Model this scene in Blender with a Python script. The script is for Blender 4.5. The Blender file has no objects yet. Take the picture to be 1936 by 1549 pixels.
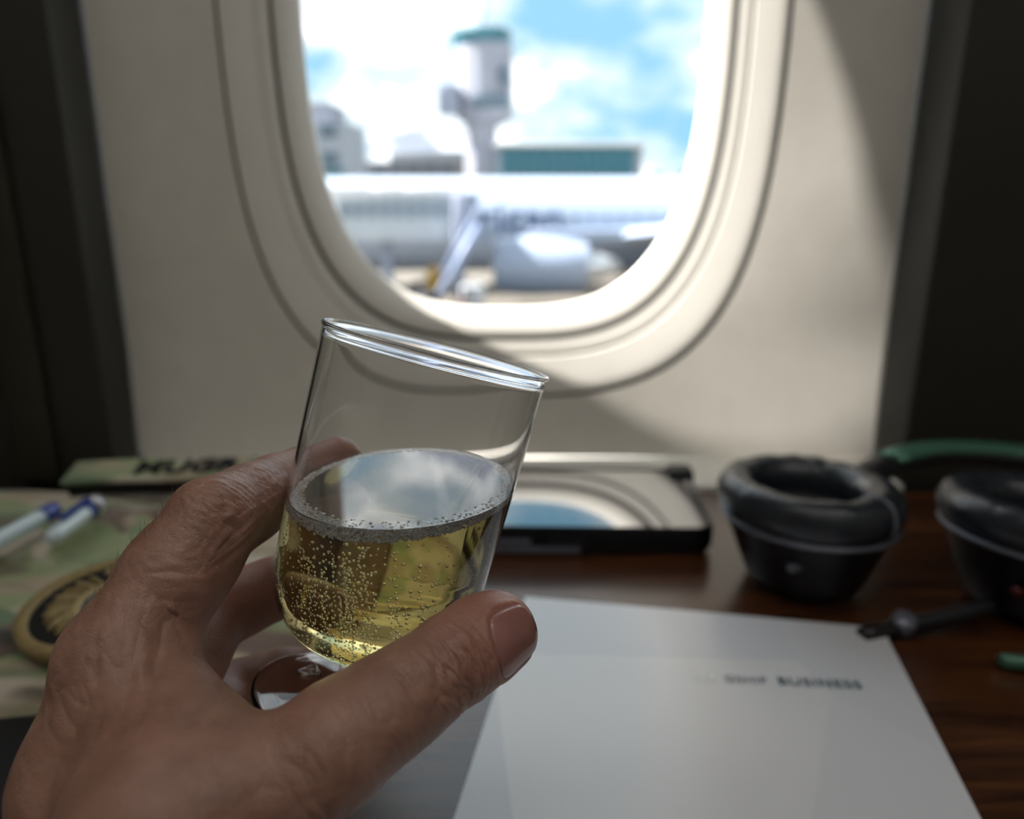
import bpy, bmesh, math, random
import numpy as np
from mathutils import Vector, Matrix, noise as mnoise

random.seed(7)
rng = np.random.default_rng(7)
SC = bpy.context.scene
COL = SC.collection
PI = math.pi
R = math.radians

# ------------------------------------------------------------------ camera, sky, sun, exposure
F = 1450.0                     # focal length in pixels of a 1936 px wide frame
PITCH = R(16.0)
CAM = Vector((0, 0, 0.92))     # eye height above the cabin floor
RIGHT = Vector((1, 0, 0))
UP = Vector((0, math.sin(PITCH), math.cos(PITCH)))
FWD = Vector((0, math.cos(PITCH), -math.sin(PITCH)))
cam_d = bpy.data.cameras.new('camera')
cam = bpy.data.objects.new('camera', cam_d)
COL.objects.link(cam)
cam.location = CAM
cam.rotation_euler = (PI / 2 - PITCH, 0, 0)
cam_d.sensor_width = 36.0
cam_d.lens = F / 1936 * 36.0
cam_d.clip_start = 0.01
cam_d.clip_end = 5000
cam_d.dof.use_dof = True
cam_d.dof.focus_distance = 0.186
cam_d.dof.aperture_fstop = 7.6
SC.camera = cam

SC.view_settings.view_transform = 'Standard'
SC.view_settings.look = 'None'
SC.view_settings.exposure = 0.38
SC.view_settings.gamma = 1.0
SC.view_settings.use_curve_mapping = False
SC.cycles.max_bounces = 12
SC.cycles.adaptive_threshold = 0.05
SC.cycles.adaptive_min_samples = 16
SC.cycles.transmission_bounces = 11
SC.cycles.diffuse_bounces = 5
SC.cycles.transparent_max_bounces = 16
SC.cycles.use_denoising = True
SC.cycles.sample_clamp_indirect = 6.0

world = bpy.data.worlds.new('sky')
SC.world = world
world.use_nodes = True
wt = world.node_tree
wt.nodes.clear()
w_out = wt.nodes.new('ShaderNodeOutputWorld')
w_bg = wt.nodes.new('ShaderNodeBackground')
w_bg.inputs['Strength'].default_value = 4.0
w_tc = wt.nodes.new('ShaderNodeTexCoord')
w_map = wt.nodes.new('ShaderNodeMapping')
w_map.inputs['Scale'].default_value = (1.0, 1.0, 1.7)
w_map.inputs['Location'].default_value = (0.37, 0.2, 0.11)
w_n = wt.nodes.new('ShaderNodeTexNoise')
w_n.inputs['Scale'].default_value = 6.5
w_n.inputs['Detail'].default_value = 5
w_n.inputs['Roughness'].default_value = 0.52
w_cr = wt.nodes.new('ShaderNodeValToRGB')
e = w_cr.color_ramp.elements
e[0].position, e[0].color = 0.36, (0.080, 0.160, 0.222, 1)
e[1].position, e[1].color = 0.50, (0.225, 0.26, 0.275, 1)
x_ = e.new(0.57); x_.color = (0.46, 0.47, 0.475, 1)
x_ = e.new(0.64); x_.color = (0.165, 0.185, 0.225, 1)
wt.links.new(w_tc.outputs['Generated'], w_map.inputs['Vector'])
wt.links.new(w_map.outputs['Vector'], w_n.inputs['Vector'])
wt.links.new(w_n.outputs['Fac'], w_cr.inputs['Fac'])
wt.links.new(w_cr.outputs['Color'], w_bg.inputs['Color'])
wt.links.new(w_bg.outputs['Background'], w_out.inputs['Surface'])

# sun: high, almost in the plane of the cabin wall, entering from upper left outside
SUN_G, SUN_E = R(4.35), R(47.0)
sd = Vector((math.cos(SUN_E) * math.cos(SUN_G), -math.sin(SUN_G), -math.sin(SUN_E) * math.cos(SUN_G)))
sun_d = bpy.data.lights.new('sun', 'SUN')
sun_d.energy = 21.0
sun_d.angle = R(0.53)
sun_d.color = (1.0, 0.93, 0.88)
sun = bpy.data.objects.new('sun', sun_d)
COL.objects.link(sun)
sun.rotation_euler = sd.to_track_quat('-Z', 'Y').to_euler()
sun.location = (-6, 3, 12)

FILL_STRENGTH = 2.0            # unseen ceiling panels added to brighten the cabin-facing side

# ------------------------------------------------------------------ helpers
def P(u, v, d):
    """world point at pixel (u,v) of the photograph and depth d along the view axis"""
    return CAM + RIGHT * ((u - 968) / F * d) + UP * ((774.5 - v) / F * d) + FWD * d

def ray(u, v):
    return (RIGHT * ((u - 968) / F) + UP * ((774.5 - v) / F) + FWD)

def on_z(u, v, z):
    r = ray(u, v)
    return CAM + r * ((z - CAM.z) / r.z)

def on_y(u, v, y):
    r = ray(u, v)
    return CAM + r * (y / r.y)

def tag(o, label=None, cat=None, group=None, kind=None):
    if label: o['label'] = label
    if cat: o['category'] = cat
    if group: o['group'] = group
    if kind: o['kind'] = kind
    return o

def thing(name, label, cat, loc=(0, 0, 0), group=None, kind=None):
    o = bpy.data.objects.new(name, None)
    o.empty_display_size = 0.02
    COL.objects.link(o)
    o.location = loc
    return tag(o, label, cat, group, kind)

def origin_of(p):
    q = Vector((0, 0, 0))
    while p is not None:
        q = q + Vector(p.location)
        p = p.parent
    return q

def mk(name, verts, faces, mat, parent=None, smooth=True, loc=None, recalc=True):
    """one mesh object from world-space vertices"""
    org = Vector(loc) if loc is not None else Vector((0, 0, 0))
    base = origin_of(parent) if parent is not None else Vector((0, 0, 0))
    off = base + org if parent is not None else org
    me = bpy.data.meshes.new(name)
    me.from_pydata([tuple(Vector(v) - off) for v in verts], [], faces)
    if recalc:
        bm = bmesh.new(); bm.from_mesh(me)
        bmesh.ops.recalc_face_normals(bm, faces=bm.faces)
        bm.to_mesh(me); bm.free()
    if smooth:
        me.polygons.foreach_set('use_smooth', [True] * len(me.polygons))
    me.update()
    o = bpy.data.objects.new(name, me)
    if mat is not None: me.materials.append(mat)
    COL.objects.link(o)
    o.location = org
    if parent is not None: o.parent = parent
    return o

def from_bm(name, bm, mat, parent=None, smooth=False, loc=None):
    vs = [v.co.copy() for v in bm.verts]
    bm.verts.index_update()
    fs = [[v.index for v in f.verts] for f in bm.faces]
    bm.free()
    return mk(name, vs, fs, mat, parent, smooth, loc)

def autosmooth(o, ang=35):
    me = o.data
    bm = bmesh.new(); bm.from_mesh(me)
    for f in bm.faces: f.smooth = True
    for e_ in bm.edges:
        if len(e_.link_faces) == 2 and e_.calc_face_angle(0) > R(ang): e_.smooth = False
    bm.to_mesh(me); bm.free()
    return o

def box_bm(lo, hi, bevel=0.0, seg=2, M=None):
    bm = bmesh.new()
    bmesh.ops.create_cube(bm, size=1.0)
    lo, hi = Vector(lo), Vector(hi)
    for v in bm.verts:
        v.co = Vector(((v.co.x + .5) * (hi.x - lo.x) + lo.x, (v.co.y + .5) * (hi.y - lo.y) + lo.y, (v.co.z + .5) * (hi.z - lo.z) + lo.z))
    if bevel > 0:
        bmesh.ops.bevel(bm, geom=bm.edges[:], offset=bevel, segments=seg, affect='EDGES', profile=0.5)
    if M is not None: bm.transform(M)
    return bm

def box(name, lo, hi, mat, parent=None, bevel=0.0, M=None, seg=2, loc=None):
    o = from_bm(name, box_bm(lo, hi, bevel, seg, M), mat, parent, False, loc)
    if bevel > 0: autosmooth(o, 40)
    return o

def spline(pts, n):
    """Catmull-Rom through a list of tuples"""
    pts = [np.array(p, float) for p in pts]
    ext = [2 * pts[0] - pts[1]] + pts + [2 * pts[-1] - pts[-2]]
    out = []
    for i in range(1, len(ext) - 2):
        p0, p1, p2, p3 = ext[i - 1:i + 3]
        for k in range(n):
            t = k / n
            out.append(.5 * ((2 * p1) + (-p0 + p2) * t + (2 * p0 - 5 * p1 + 4 * p2 - p3) * t * t + (-p0 + 3 * p1 - 3 * p2 + p3) * t ** 3))
    out.append(pts[-1])
    return out

def lathe_vf(profile, seg=64, sx=1.0, sy=1.0, M=None, closed=False):
    """profile (r,z) revolved around z; r=0 ends collapse to poles; closed joins last ring with the first"""
    verts, faces, rings = [], [], []
    for r, z in profile:
        if r < 1e-6:
            rings.append([len(verts)]); verts.append(Vector((0, 0, z)))
        else:
            rings.append(list(range(len(verts), len(verts) + seg)))
            for k in range(seg):
                a = 2 * PI * k / seg
                verts.append(Vector((r * math.cos(a) * sx, r * math.sin(a) * sy, z)))
    pairs = list(zip(rings, rings[1:]))
    if closed: pairs.append((rings[-1], rings[0]))
    for A, B in pairs:
        for k in range(seg):
            k2 = (k + 1) % seg
            if len(A) == 1 and len(B) == 1: continue
            if len(A) == 1: faces.append([A[0], B[k], B[k2]])
            elif len(B) == 1: faces.append([A[k], B[0], A[k2]])
            else: faces.append([A[k], B[k], B[k2], A[k2]])
    if M is not None: verts = [M @ v for v in verts]
    return verts, faces

def lathe(name, profile, mat, parent=None, seg=64, sx=1.0, sy=1.0, M=None, closed=False, loc=None, smooth_deg=None):
    v, f = lathe_vf(profile, seg, sx, sy, M, closed)
    o = mk(name, v, f, mat, parent, True, loc)
    if smooth_deg: autosmooth(o, smooth_deg)
    return o

def tube_vf(pts, radii, seg=8, flat=1.0, upv=None):
    pts = [Vector(p) for p in pts]
    if not hasattr(radii, '__len__'): radii = [radii] * len(pts)
    verts, faces = [], []
    prev = None
    for i, p in enumerate(pts):
        t = (pts[min(i + 1, len(pts) - 1)] - pts[max(i - 1, 0)]).normalized()
        if upv is not None: n = Vector(upv)
        else: n = prev if prev is not None else (Vector((0, 0, 1)) if abs(t.z) < .9 else Vector((1, 0, 0)))
        n = (n - t * n.dot(t)).normalized()
        prev = n
        b = t.cross(n)
        for k in range(seg):
            a = 2 * PI * k / seg
            verts.append(p + (n * math.cos(a) * flat + b * math.sin(a)) * radii[i])
    for i in range(len(pts) - 1):
        for k in range(seg):
            k2 = (k + 1) % seg
            faces.append([i * seg + k, i * seg + k2, (i + 1) * seg + k2, (i + 1) * seg + k])
    faces.append(list(range(seg))[::-1])
    faces.append([(len(pts) - 1) * seg + k for k in range(seg)])
    return verts, faces

def tube(name, pts, radii, mat, parent=None, seg=8, flat=1.0, upv=None, loc=None):
    v, f = tube_vf(pts, radii, seg, flat, upv)
    return mk(name, v, f, mat, parent, True, loc)

def rrect(w, h, r, n=8):
    """rounded rectangle outline, centred"""
    pts = []
    for cx, cy, a0 in ((w / 2 - r, h / 2 - r, 0), (-w / 2 + r, h / 2 - r, 90), (-w / 2 + r, -h / 2 + r, 180), (w / 2 - r, -h / 2 + r, 270)):
        for k in range(n + 1):
            a = R(a0 + 90 * k / n)
            pts.append((cx + r * math.cos(a), cy + r * math.sin(a)))
    return pts

def loft(name, loops, mat, parent=None, M=None, cap0=True, cap1=True, smooth_deg=40, loc=None):
    """stack of equal-length closed loops of 3D points"""
    n = len(loops[0]); verts = []; faces = []
    for lp in loops: verts += [Vector(p) for p in lp]
    for i in range(len(loops) - 1):
        for k in range(n):
            k2 = (k + 1) % n
            faces.append([i * n + k, i * n + k2, (i + 1) * n + k2, (i + 1) * n + k])
    if cap0: faces.append(list(range(n))[::-1])
    if cap1: faces.append([(len(loops) - 1) * n + k for k in range(n)])
    if M is not None: verts = [M @ v for v in verts]
    o = mk(name, verts, faces, mat, parent, True, loc)
    if smooth_deg: autosmooth(o, smooth_deg)
    return o

def frame(org, x, z):
    """matrix with given origin, z axis and approximate x axis"""
    z = Vector(z).normalized(); x = Vector(x); x = (x - z * x.dot(z)).normalized(); y = z.cross(x)
    return Matrix(((x.x, y.x, z.x, org[0]), (x.y, y.y, z.y, org[1]), (x.z, y.z, z.z, org[2]), (0, 0, 0, 1)))

def text_obj(name, s, size, M, mat, parent, depth=0.0002, bold=0.0, space=1.0, align='LEFT', shear=0):
    c = bpy.data.curves.new(name, 'FONT')
    c.body = s; c.size = size; c.extrude = depth; c.offset = bold; c.space_character = space; c.align_x = align; c.shear = shear
    c.resolution_u = 4
    t = bpy.data.objects.new(name, c)
    COL.objects.link(t)
    dg = bpy.context.evaluated_depsgraph_get()
    me = bpy.data.meshes.new_from_object(t.evaluated_get(dg))
    vs = [M @ v.co for v in me.vertices]
    fs = [list(p.vertices) for p in me.polygons]
    bpy.data.objects.remove(t); bpy.data.curves.remove(c); bpy.data.meshes.remove(me)
    return mk(name, vs, fs, mat, parent, False, recalc=False)

# ------------------------------------------------------------------ materials
def new_mat(name):
    m = bpy.data.materials.new(name)
    m.use_nodes = True
    nt = m.node_tree
    b = nt.nodes['Principled BSDF']
    return m, nt, b

def mat(name, col, rough=.5, metal=0.0, var=.08, scale=40.0, bump=0.0, bscale=400.0, coat=0.0, spec=.5, stretch=(1, 1, 1), sheen=0.0, bdist=.001):
    m, nt, b = new_mat(name)
    tc = nt.nodes.new('ShaderNodeTexCoord')
    mp = nt.nodes.new('ShaderNodeMapping'); mp.inputs['Scale'].default_value = stretch
    nt.links.new(tc.outputs['Object'], mp.inputs['Vector'])
    n = nt.nodes.new('ShaderNodeTexNoise'); n.inputs['Scale'].default_value = scale; n.inputs['Detail'].default_value = 4
    nt.links.new(mp.outputs['Vector'], n.inputs['Vector'])
    cr = nt.nodes.new('ShaderNodeValToRGB')
    c = Vector(col)
    cr.color_ramp.elements[0].position = .3; cr.color_ramp.elements[0].color = (*(c * (1 - var)), 1)
    cr.color_ramp.elements[1].position = .7; cr.color_ramp.elements[1].color = (*[min(1, k * (1 + var)) for k in c], 1)
    nt.links.new(n.outputs['Fac'], cr.inputs['Fac'])
    nt.links.new(cr.outputs['Color'], b.inputs['Base Color'])
    b.inputs['Roughness'].default_value = rough
    b.inputs['Metallic'].default_value = metal
    b.inputs['Coat Weight'].default_value = coat
    b.inputs['Specular IOR Level'].default_value = spec
    b.inputs['Sheen Weight'].default_value = sheen
    if bump > 0:
        n2 = nt.nodes.new('ShaderNodeTexNoise'); n2.inputs['Scale'].default_value = bscale; n2.inputs['Detail'].default_value = 3
        nt.links.new(mp.outputs['Vector'], n2.inputs['Vector'])
        bp = nt.nodes.new('ShaderNodeBump'); bp.inputs['Strength'].default_value = bump; bp.inputs['Distance'].default_value = bdist
        nt.links.new(n2.outputs['Fac'], bp.inputs['Height'])
        nt.links.new(bp.outputs['Normal'], b.inputs['Normal'])
    return m

M_ivory = mat('ivory_plastic', (.63, .605, .545), .45, bump=.25, bscale=900, var=.03, bdist=.0003)
M_reveal = mat('reveal_plastic', (.70, .68, .62), .38, var=.02)
M_seal = mat('dark_seal', (.05, .05, .045), .7)
M_shell = mat('dark_shell', (.020, .019, .014), .6, var=.15, scale=8)
M_shell2 = mat('dark_shell_olive', (.030, .029, .018), .55, var=.15, scale=8)
M_cabin = mat('cabin_wall', (.55, .53, .48), .7)
M_carpet = mat('carpet', (.06, .06, .08), .95, bump=.5)
M_black = mat('black_plastic', (.006, .006, .008), .38, var=.3)
M_rubber = mat('black_rubber', (.005, .0055, .007), .36, var=.3, spec=.32)
M_leather = mat('pad_leather', (.018, .022, .028), .27, var=.2, bump=.35, bscale=300, bdist=.0006)
M_fabric_dark = mat('speaker_cloth', (.004, .004, .005), .9)
M_trimgrey = mat('trim_grey', (.16, .17, .21), .3, .3)
M_red = mat('red_led_plastic', (.08, .003, .003), .4)
M_green = mat('green_metal_reflection', (.06, .16, .11), .35, .3)  # on the headband this colour paints in a green reflection
M_paper = mat('page_edges', (.45, .44, .40), .8)
M_notebook = mat('notebook_cover', (.008, .008, .009), .6)
M_letter_dark = mat('print_dark', (.05, .10, .12), .6)
M_letter_white = mat('print_white', (.95, .95, .95), .5)
M_velcro = mat('velcro_black', (.004, .004, .004), .95)
M_thread_black = mat('thread_black', (.006, .006, .006), .9)
M_gold = mat('gold_thread', (.30, .22, .09), .55, .15, var=.3, scale=600, bump=.6, bscale=900, bdist=.0006)
M_gold2 = mat('gold_thread_pale', (.42, .33, .16), .6, .1, var=.3, scale=600, bump=.6, bscale=900, bdist=.0006)
M_slate = mat('slate_thread', (.10, .125, .15), .8, var=.2, scale=700)
M_penwhite = mat('pen_white', (.62, .74, .78), .18, var=.03, coat=.5)
M_penblue = mat('pen_blue', (.02, .05, .32), .25, var=.1, coat=.4)
M_pensilver = mat('pen_silver', (.55, .56, .58), .25, .6)
M_metal = mat('seat_metal', (.35, .35, .36), .35, .9)

def camo_material():
    m, nt, b = new_mat('camouflage_cloth')
    tc = nt.nodes.new('ShaderNodeTexCoord')
    mp = nt.nodes.new('ShaderNodeMapping'); mp.inputs['Scale'].default_value = (11, 26, 20); mp.inputs['Rotation'].default_value = (0, 0, .18)
    nt.links.new(tc.outputs['Object'], mp.inputs['Vector'])
    prev = None
    layers = [((.39, .32, .22), None), ((.28, .33, .17), (.0, .50)), ((.15, .21, .12), (3.1, .57)), ((.17, .115, .085), (7.7, .58)), ((.56, .50, .40), (12.3, .585)), ((.05, .045, .04), (21.0, .64))]
    for c, p in layers:
        rgb = nt.nodes.new('ShaderNodeRGB'); rgb.outputs[0].default_value = (*c, 1)
        if p is None: prev = rgb.outputs[0]; continue
        n = nt.nodes.new('ShaderNodeTexNoise'); n.noise_dimensions = '4D'; n.inputs['W'].default_value = p[0]
        n.inputs['Scale'].default_value = 1.15; n.inputs['Detail'].default_value = 2.5; n.inputs['Distortion'].default_value = .5
        nt.links.new(mp.outputs['Vector'], n.inputs['Vector'])
        r = nt.nodes.new('ShaderNodeMapRange'); r.inputs['From Min'].default_value = p[1] - .03; r.inputs['From Max'].default_value = p[1] + .03
        nt.links.new(n.outputs['Fac'], r.inputs['Value'])
        mx = nt.nodes.new('ShaderNodeMix'); mx.data_type = 'RGBA'
        nt.links.new(r.outputs['Result'], mx.inputs['Factor'])
        nt.links.new(prev, mx.inputs[6]); nt.links.new(rgb.outputs[0], mx.inputs[7])
        prev = mx.outputs[2]
    nt.links.new(prev, b.inputs['Base Color'])
    b.inputs['Roughness'].default_value = .85
    b.inputs['Sheen Weight'].default_value = .2
    w = nt.nodes.new('ShaderNodeTexNoise'); w.inputs['Scale'].default_value = 1500
    nt.links.new(tc.outputs['Object'], w.inputs['Vector'])
    bp = nt.nodes.new('ShaderNodeBump'); bp.inputs['Strength'].default_value = .3; bp.inputs['Distance'].default_value = .0005
    nt.links.new(w.outputs['Fac'], bp.inputs['Height']); nt.links.new(bp.outputs['Normal'], b.inputs['Normal'])
    return m
M_camo = camo_material()

def wood_material():
    m, nt, b = new_mat('dark_wood_laminate')
    tc = nt.nodes.new('ShaderNodeTexCoord')
    mp = nt.nodes.new('ShaderNodeMapping'); mp.inputs['Scale'].default_value = (3, 40, 3)
    nt.links.new(tc.outputs['Object'], mp.inputs['Vector'])
    n = nt.nodes.new('ShaderNodeTexNoise'); n.inputs['Scale'].default_value = 3.0; n.inputs['Detail'].default_value = 6; n.inputs['Distortion'].default_value = 1.2
    nt.links.new(mp.outputs['Vector'], n.inputs['Vector'])
    cr = nt.nodes.new('ShaderNodeValToRGB')
    cr.color_ramp.elements[0].position = .35; cr.color_ramp.elements[0].color = (.022, .008, .004, 1)
    cr.color_ramp.elements[1].position = .68; cr.color_ramp.elements[1].color = (.10, .034, .010, 1)
    nt.links.new(n.outputs['Fac'], cr.inputs['Fac']); nt.links.new(cr.outputs['Color'], b.inputs['Base Color'])
    b.inputs['Roughness'].default_value = .24
    b.inputs['Specular IOR Level'].default_value = 1.0
    return m
M_wood = wood_material()

def paper_cover_material():
    """white booklet cover: faint diagonal facets and fine woven print"""
    m, nt, b = new_mat('booklet_cover')
    tc = nt.nodes.new('ShaderNodeTexCoord')
    v = nt.nodes.new('ShaderNodeTexVoronoi'); v.inputs['Scale'].default_value = 9.0; v.feature = 'F1'
    mp = nt.nodes.new('ShaderNodeMapping'); mp.inputs['Rotation'].default_value = (0, 0, .7); mp.inputs['Scale'].default_value = (1, .55, 1)
    nt.links.new(tc.outputs['Object'], mp.inputs['Vector']); nt.links.new(mp.outputs['Vector'], v.inputs['Vector'])
    bw = nt.nodes.new('ShaderNodeSeparateColor'); nt.links.new(v.outputs['Color'], bw.inputs['Color'])
    cr = nt.nodes.new('ShaderNodeValToRGB')
    cr.color_ramp.elements[0].color = (.62, .645, .70, 1); cr.color_ramp.elements[1].color = (.80, .80, .81, 1)
    nt.links.new(bw.outputs['Red'], cr.inputs['Fac'])
    wv = nt.nodes.new('ShaderNodeTexWave'); wv.inputs['Scale'].default_value = 150; wv.inputs['Distortion'].default_value = .0
    mp2 = nt.nodes.new('ShaderNodeMapping'); mp2.inputs['Rotation'].default_value = (0, 0, -.75)
    nt.links.new(tc.outputs['Object'], mp2.inputs['Vector']); nt.links.new(mp2.outputs['Vector'], wv.inputs['Vector'])
    mx = nt.nodes.new('ShaderNodeMix'); mx.data_type = 'RGBA'; mx.blend_type = 'MULTIPLY'
    rr = nt.nodes.new('ShaderNodeMapRange'); rr.inputs['To Min'].default_value = .90; rr.inputs['To Max'].default_value = 1.0
    nt.links.new(wv.outputs['Fac'], rr.inputs['Value'])
    mx.inputs['Factor'].default_value = 1.0
    nt.links.new(cr.outputs['Color'], mx.inputs[6]); nt.links.new(rr.outputs['Result'], mx.inputs[7])
    nt.links.new(mx.outputs[2], b.inputs['Base Color'])
    b.inputs['Roughness'].default_value = .35
    b.inputs['Coat Weight'].default_value = .8
    b.inputs['Coat Roughness'].default_value = .22
    return m
M_cover = paper_cover_material()

def clear_plastic(name, ior=1.49, col=(1, 1, 1), rough=0.0):
    m, nt, b = new_mat(name)
    b.inputs['Base Color'].default_value = (*col, 1)
    b.inputs['Transmission Weight'].default_value = 1.0
    b.inputs['IOR'].default_value = ior
    b.inputs['Roughness'].default_value = rough
    tc = nt.nodes.new('ShaderNodeTexCoord')
    n = nt.nodes.new('ShaderNodeTexNoise'); n.inputs['Scale'].default_value = 160; n.inputs['Detail'].default_value = 1
    nt.links.new(tc.outputs['Object'], n.inputs['Vector'])
    bp = nt.nodes.new('ShaderNodeBump'); bp.inputs['Strength'].default_value = .03; bp.inputs['Distance'].default_value = .0002
    nt.links.new(n.outputs['Fac'], bp.inputs['Height']); nt.links.new(bp.outputs['Normal'], b.inputs['Normal'])
    return m
M_clear = clear_plastic('clear_plastic', 1.49, (.985, .985, .985))

def wine_material():
    m, nt, b = new_mat('pale_gold_wine')
    b.inputs['Base Color'].default_value = (1, 1, 1, 1)
    b.inputs['Transmission Weight'].default_value = 1.0
    b.inputs['IOR'].default_value = 1.34
    b.inputs['Roughness'].default_value = 0.0
    va = nt.nodes.new('ShaderNodeVolumeAbsorption')
    va.inputs['Color'].default_value = (.95, .83, .12, 1)
    va.inputs['Density'].default_value = 24
    nt.links.new(va.outputs['Volume'], nt.nodes['Material Output'].inputs['Volume'])
    return m
M_wine = wine_material()
_nt = M_wine.node_tree                          # the still, level top is a glossier skin on its air side
_fr = _nt.nodes.new('ShaderNodeFresnel'); _fr.inputs['IOR'].default_value = 2.0
_ge = _nt.nodes.new('ShaderNodeNewGeometry')
_sx = _nt.nodes.new('ShaderNodeSeparateXYZ')
_gt = _nt.nodes.new('ShaderNodeMath'); _gt.operation = 'GREATER_THAN'; _gt.inputs[1].default_value = .9995
_mu = _nt.nodes.new('ShaderNodeMath'); _mu.operation = 'MULTIPLY'
_gl = _nt.nodes.new('ShaderNodeBsdfGlossy'); _gl.inputs['Roughness'].default_value = 0.0
_mx = _nt.nodes.new('ShaderNodeMixShader')
_nt.links.new(_ge.outputs['True Normal'], _sx.inputs[0]); _nt.links.new(_sx.outputs['Z'], _gt.inputs[0])
_nt.links.new(_fr.outputs[0], _mu.inputs[0]); _nt.links.new(_gt.outputs[0], _mu.inputs[1])
_nt.links.new(_mu.outputs[0], _mx.inputs[0])
_nt.links.new(_nt.nodes['Principled BSDF'].outputs[0], _mx.inputs[1]); _nt.links.new(_gl.outputs[0], _mx.inputs[2])
_nt.links.new(_mx.outputs[0], _nt.nodes['Material Output'].inputs['Surface'])

def bubble_material(name, col, trans, thru, clear):
    """gas bubbles: part bright scattering film, part clear gas pocket"""
    m, nt, b = new_mat(name)
    b.inputs['Base Color'].default_value = (*col, 1)
    b.inputs['Roughness'].default_value = .15
    b.inputs['Coat Weight'].default_value = .6
    b.inputs['Coat Roughness'].default_value = .05
    tl = nt.nodes.new('ShaderNodeBsdfTranslucent'); tl.inputs['Color'].default_value = (*col, 1)
    mx = nt.nodes.new('ShaderNodeMixShader'); mx.inputs['Fac'].default_value = thru
    nt.links.new(b.outputs[0], mx.inputs[1]); nt.links.new(tl.outputs[0], mx.inputs[2])
    out = mx.outputs[0]
    if clear > 0:
        gl = nt.nodes.new('ShaderNodeBsdfGlass'); gl.inputs['IOR'].default_value = .75; gl.inputs['Roughness'].default_value = 0
        m2 = nt.nodes.new('ShaderNodeMixShader'); m2.inputs['Fac'].default_value = clear
        nt.links.new(out, m2.inputs[1]); nt.links.new(gl.outputs[0], m2.inputs[2])
        out = m2.outputs[0]
    nt.links.new(out, nt.nodes['Material Output'].inputs['Surface'])
    return m
M_bubble = bubble_material('gas_bubble', (.98, .97, .92), 0, .35, .88)
M_foam = bubble_material('foam_bubble', (.998, .996, .99), 0, .0, .0)

def pane_material():
    m, nt, b = new_mat('window_pane_acrylic')
    nt.nodes.remove(b)
    tr = nt.nodes.new('ShaderNodeBsdfTransparent'); tr.inputs['Color'].default_value = (.97, .98, .98, 1)
    gl = nt.nodes.new('ShaderNodeBsdfGlossy'); gl.inputs['Roughness'].default_value = .02
    mx = nt.nodes.new('ShaderNodeMixShader'); mx.inputs['Fac'].default_value = .04
    nt.links.new(tr.outputs[0], mx.inputs[1]); nt.links.new(gl.outputs[0], mx.inputs[2])
    nt.links.new(mx.outputs[0], nt.nodes['Material Output'].inputs['Surface'])
    return m
M_pane = pane_material()

def skin_material():
    m, nt, b = new_mat('skin')
    tc = nt.nodes.new('ShaderNodeTexCoord')
    at = nt.nodes.new('ShaderNodeAttribute'); at.attribute_name = 'flush_glow'
    n = nt.nodes.new('ShaderNodeTexNoise'); n.inputs['Scale'].default_value = 120; n.inputs['Detail'].default_value = 5
    nt.links.new(tc.outputs['Object'], n.inputs['Vector'])
    cr = nt.nodes.new('ShaderNodeValToRGB')
    cr.color_ramp.elements[0].position = .3; cr.color_ramp.elements[0].color = (.27, .140, .098, 1)
    cr.color_ramp.elements[1].position = .7; cr.color_ramp.elements[1].color = (.38, .210, .155, 1)
    nt.links.new(n.outputs['Fac'], cr.inputs['Fac'])
    pink = nt.nodes.new('ShaderNodeRGB'); pink.outputs[0].default_value = (.44, .175, .13, 1)
    mx = nt.nodes.new('ShaderNodeMix'); mx.data_type = 'RGBA'
    nt.links.new(at.outputs['Fac'], mx.inputs['Factor'])
    nt.links.new(cr.outputs['Color'], mx.inputs[6]); nt.links.new(pink.outputs[0], mx.inputs[7])
    nt.links.new(mx.outputs[2], b.inputs['Base Color'])
    b.inputs['Roughness'].default_value = .38
    b.inputs['Subsurface Weight'].default_value = .32
    b.inputs['Subsurface Radius'].default_value = (1.0, .35, .2)
    b.inputs['Subsurface Scale'].default_value = .0045
    vo = nt.nodes.new('ShaderNodeTexVoronoi'); vo.feature = 'DISTANCE_TO_EDGE'; vo.inputs['Scale'].default_value = 1300
    nt.links.new(tc.outputs['Object'], vo.inputs['Vector'])
    rr = nt.nodes.new('ShaderNodeMapRange'); rr.inputs['From Max'].default_value = .22; rr.inputs['To Max'].default_value = .38
    nt.links.new(vo.outputs['Distance'], rr.inputs['Value'])
    n2 = nt.nodes.new('ShaderNodeTexNoise'); n2.inputs['Scale'].default_value = 700; n2.inputs['Detail'].default_value = 3
    nt.links.new(tc.outputs['Object'], n2.inputs['Vector'])
    ad = nt.nodes.new('ShaderNodeMath'); ad.operation = 'ADD'
    nt.links.new(rr.outputs['Result'], ad.inputs[0]); nt.links.new(n2.outputs['Fac'], ad.inputs[1])
    bp = nt.nodes.new('ShaderNodeBump'); bp.inputs['Strength'].default_value = .55; bp.inputs['Distance'].default_value = .00024
    nt.links.new(ad.outputs[0], bp.inputs['Height']); nt.links.new(bp.outputs['Normal'], b.inputs['Normal'])
    return m
M_skin = skin_material()
M_nail = mat('fingernail', (.34, .155, .130), .28, var=.08, scale=200, coat=.5)
M_hair = mat('body_hair', (.16, .12, .08), .5)

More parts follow.
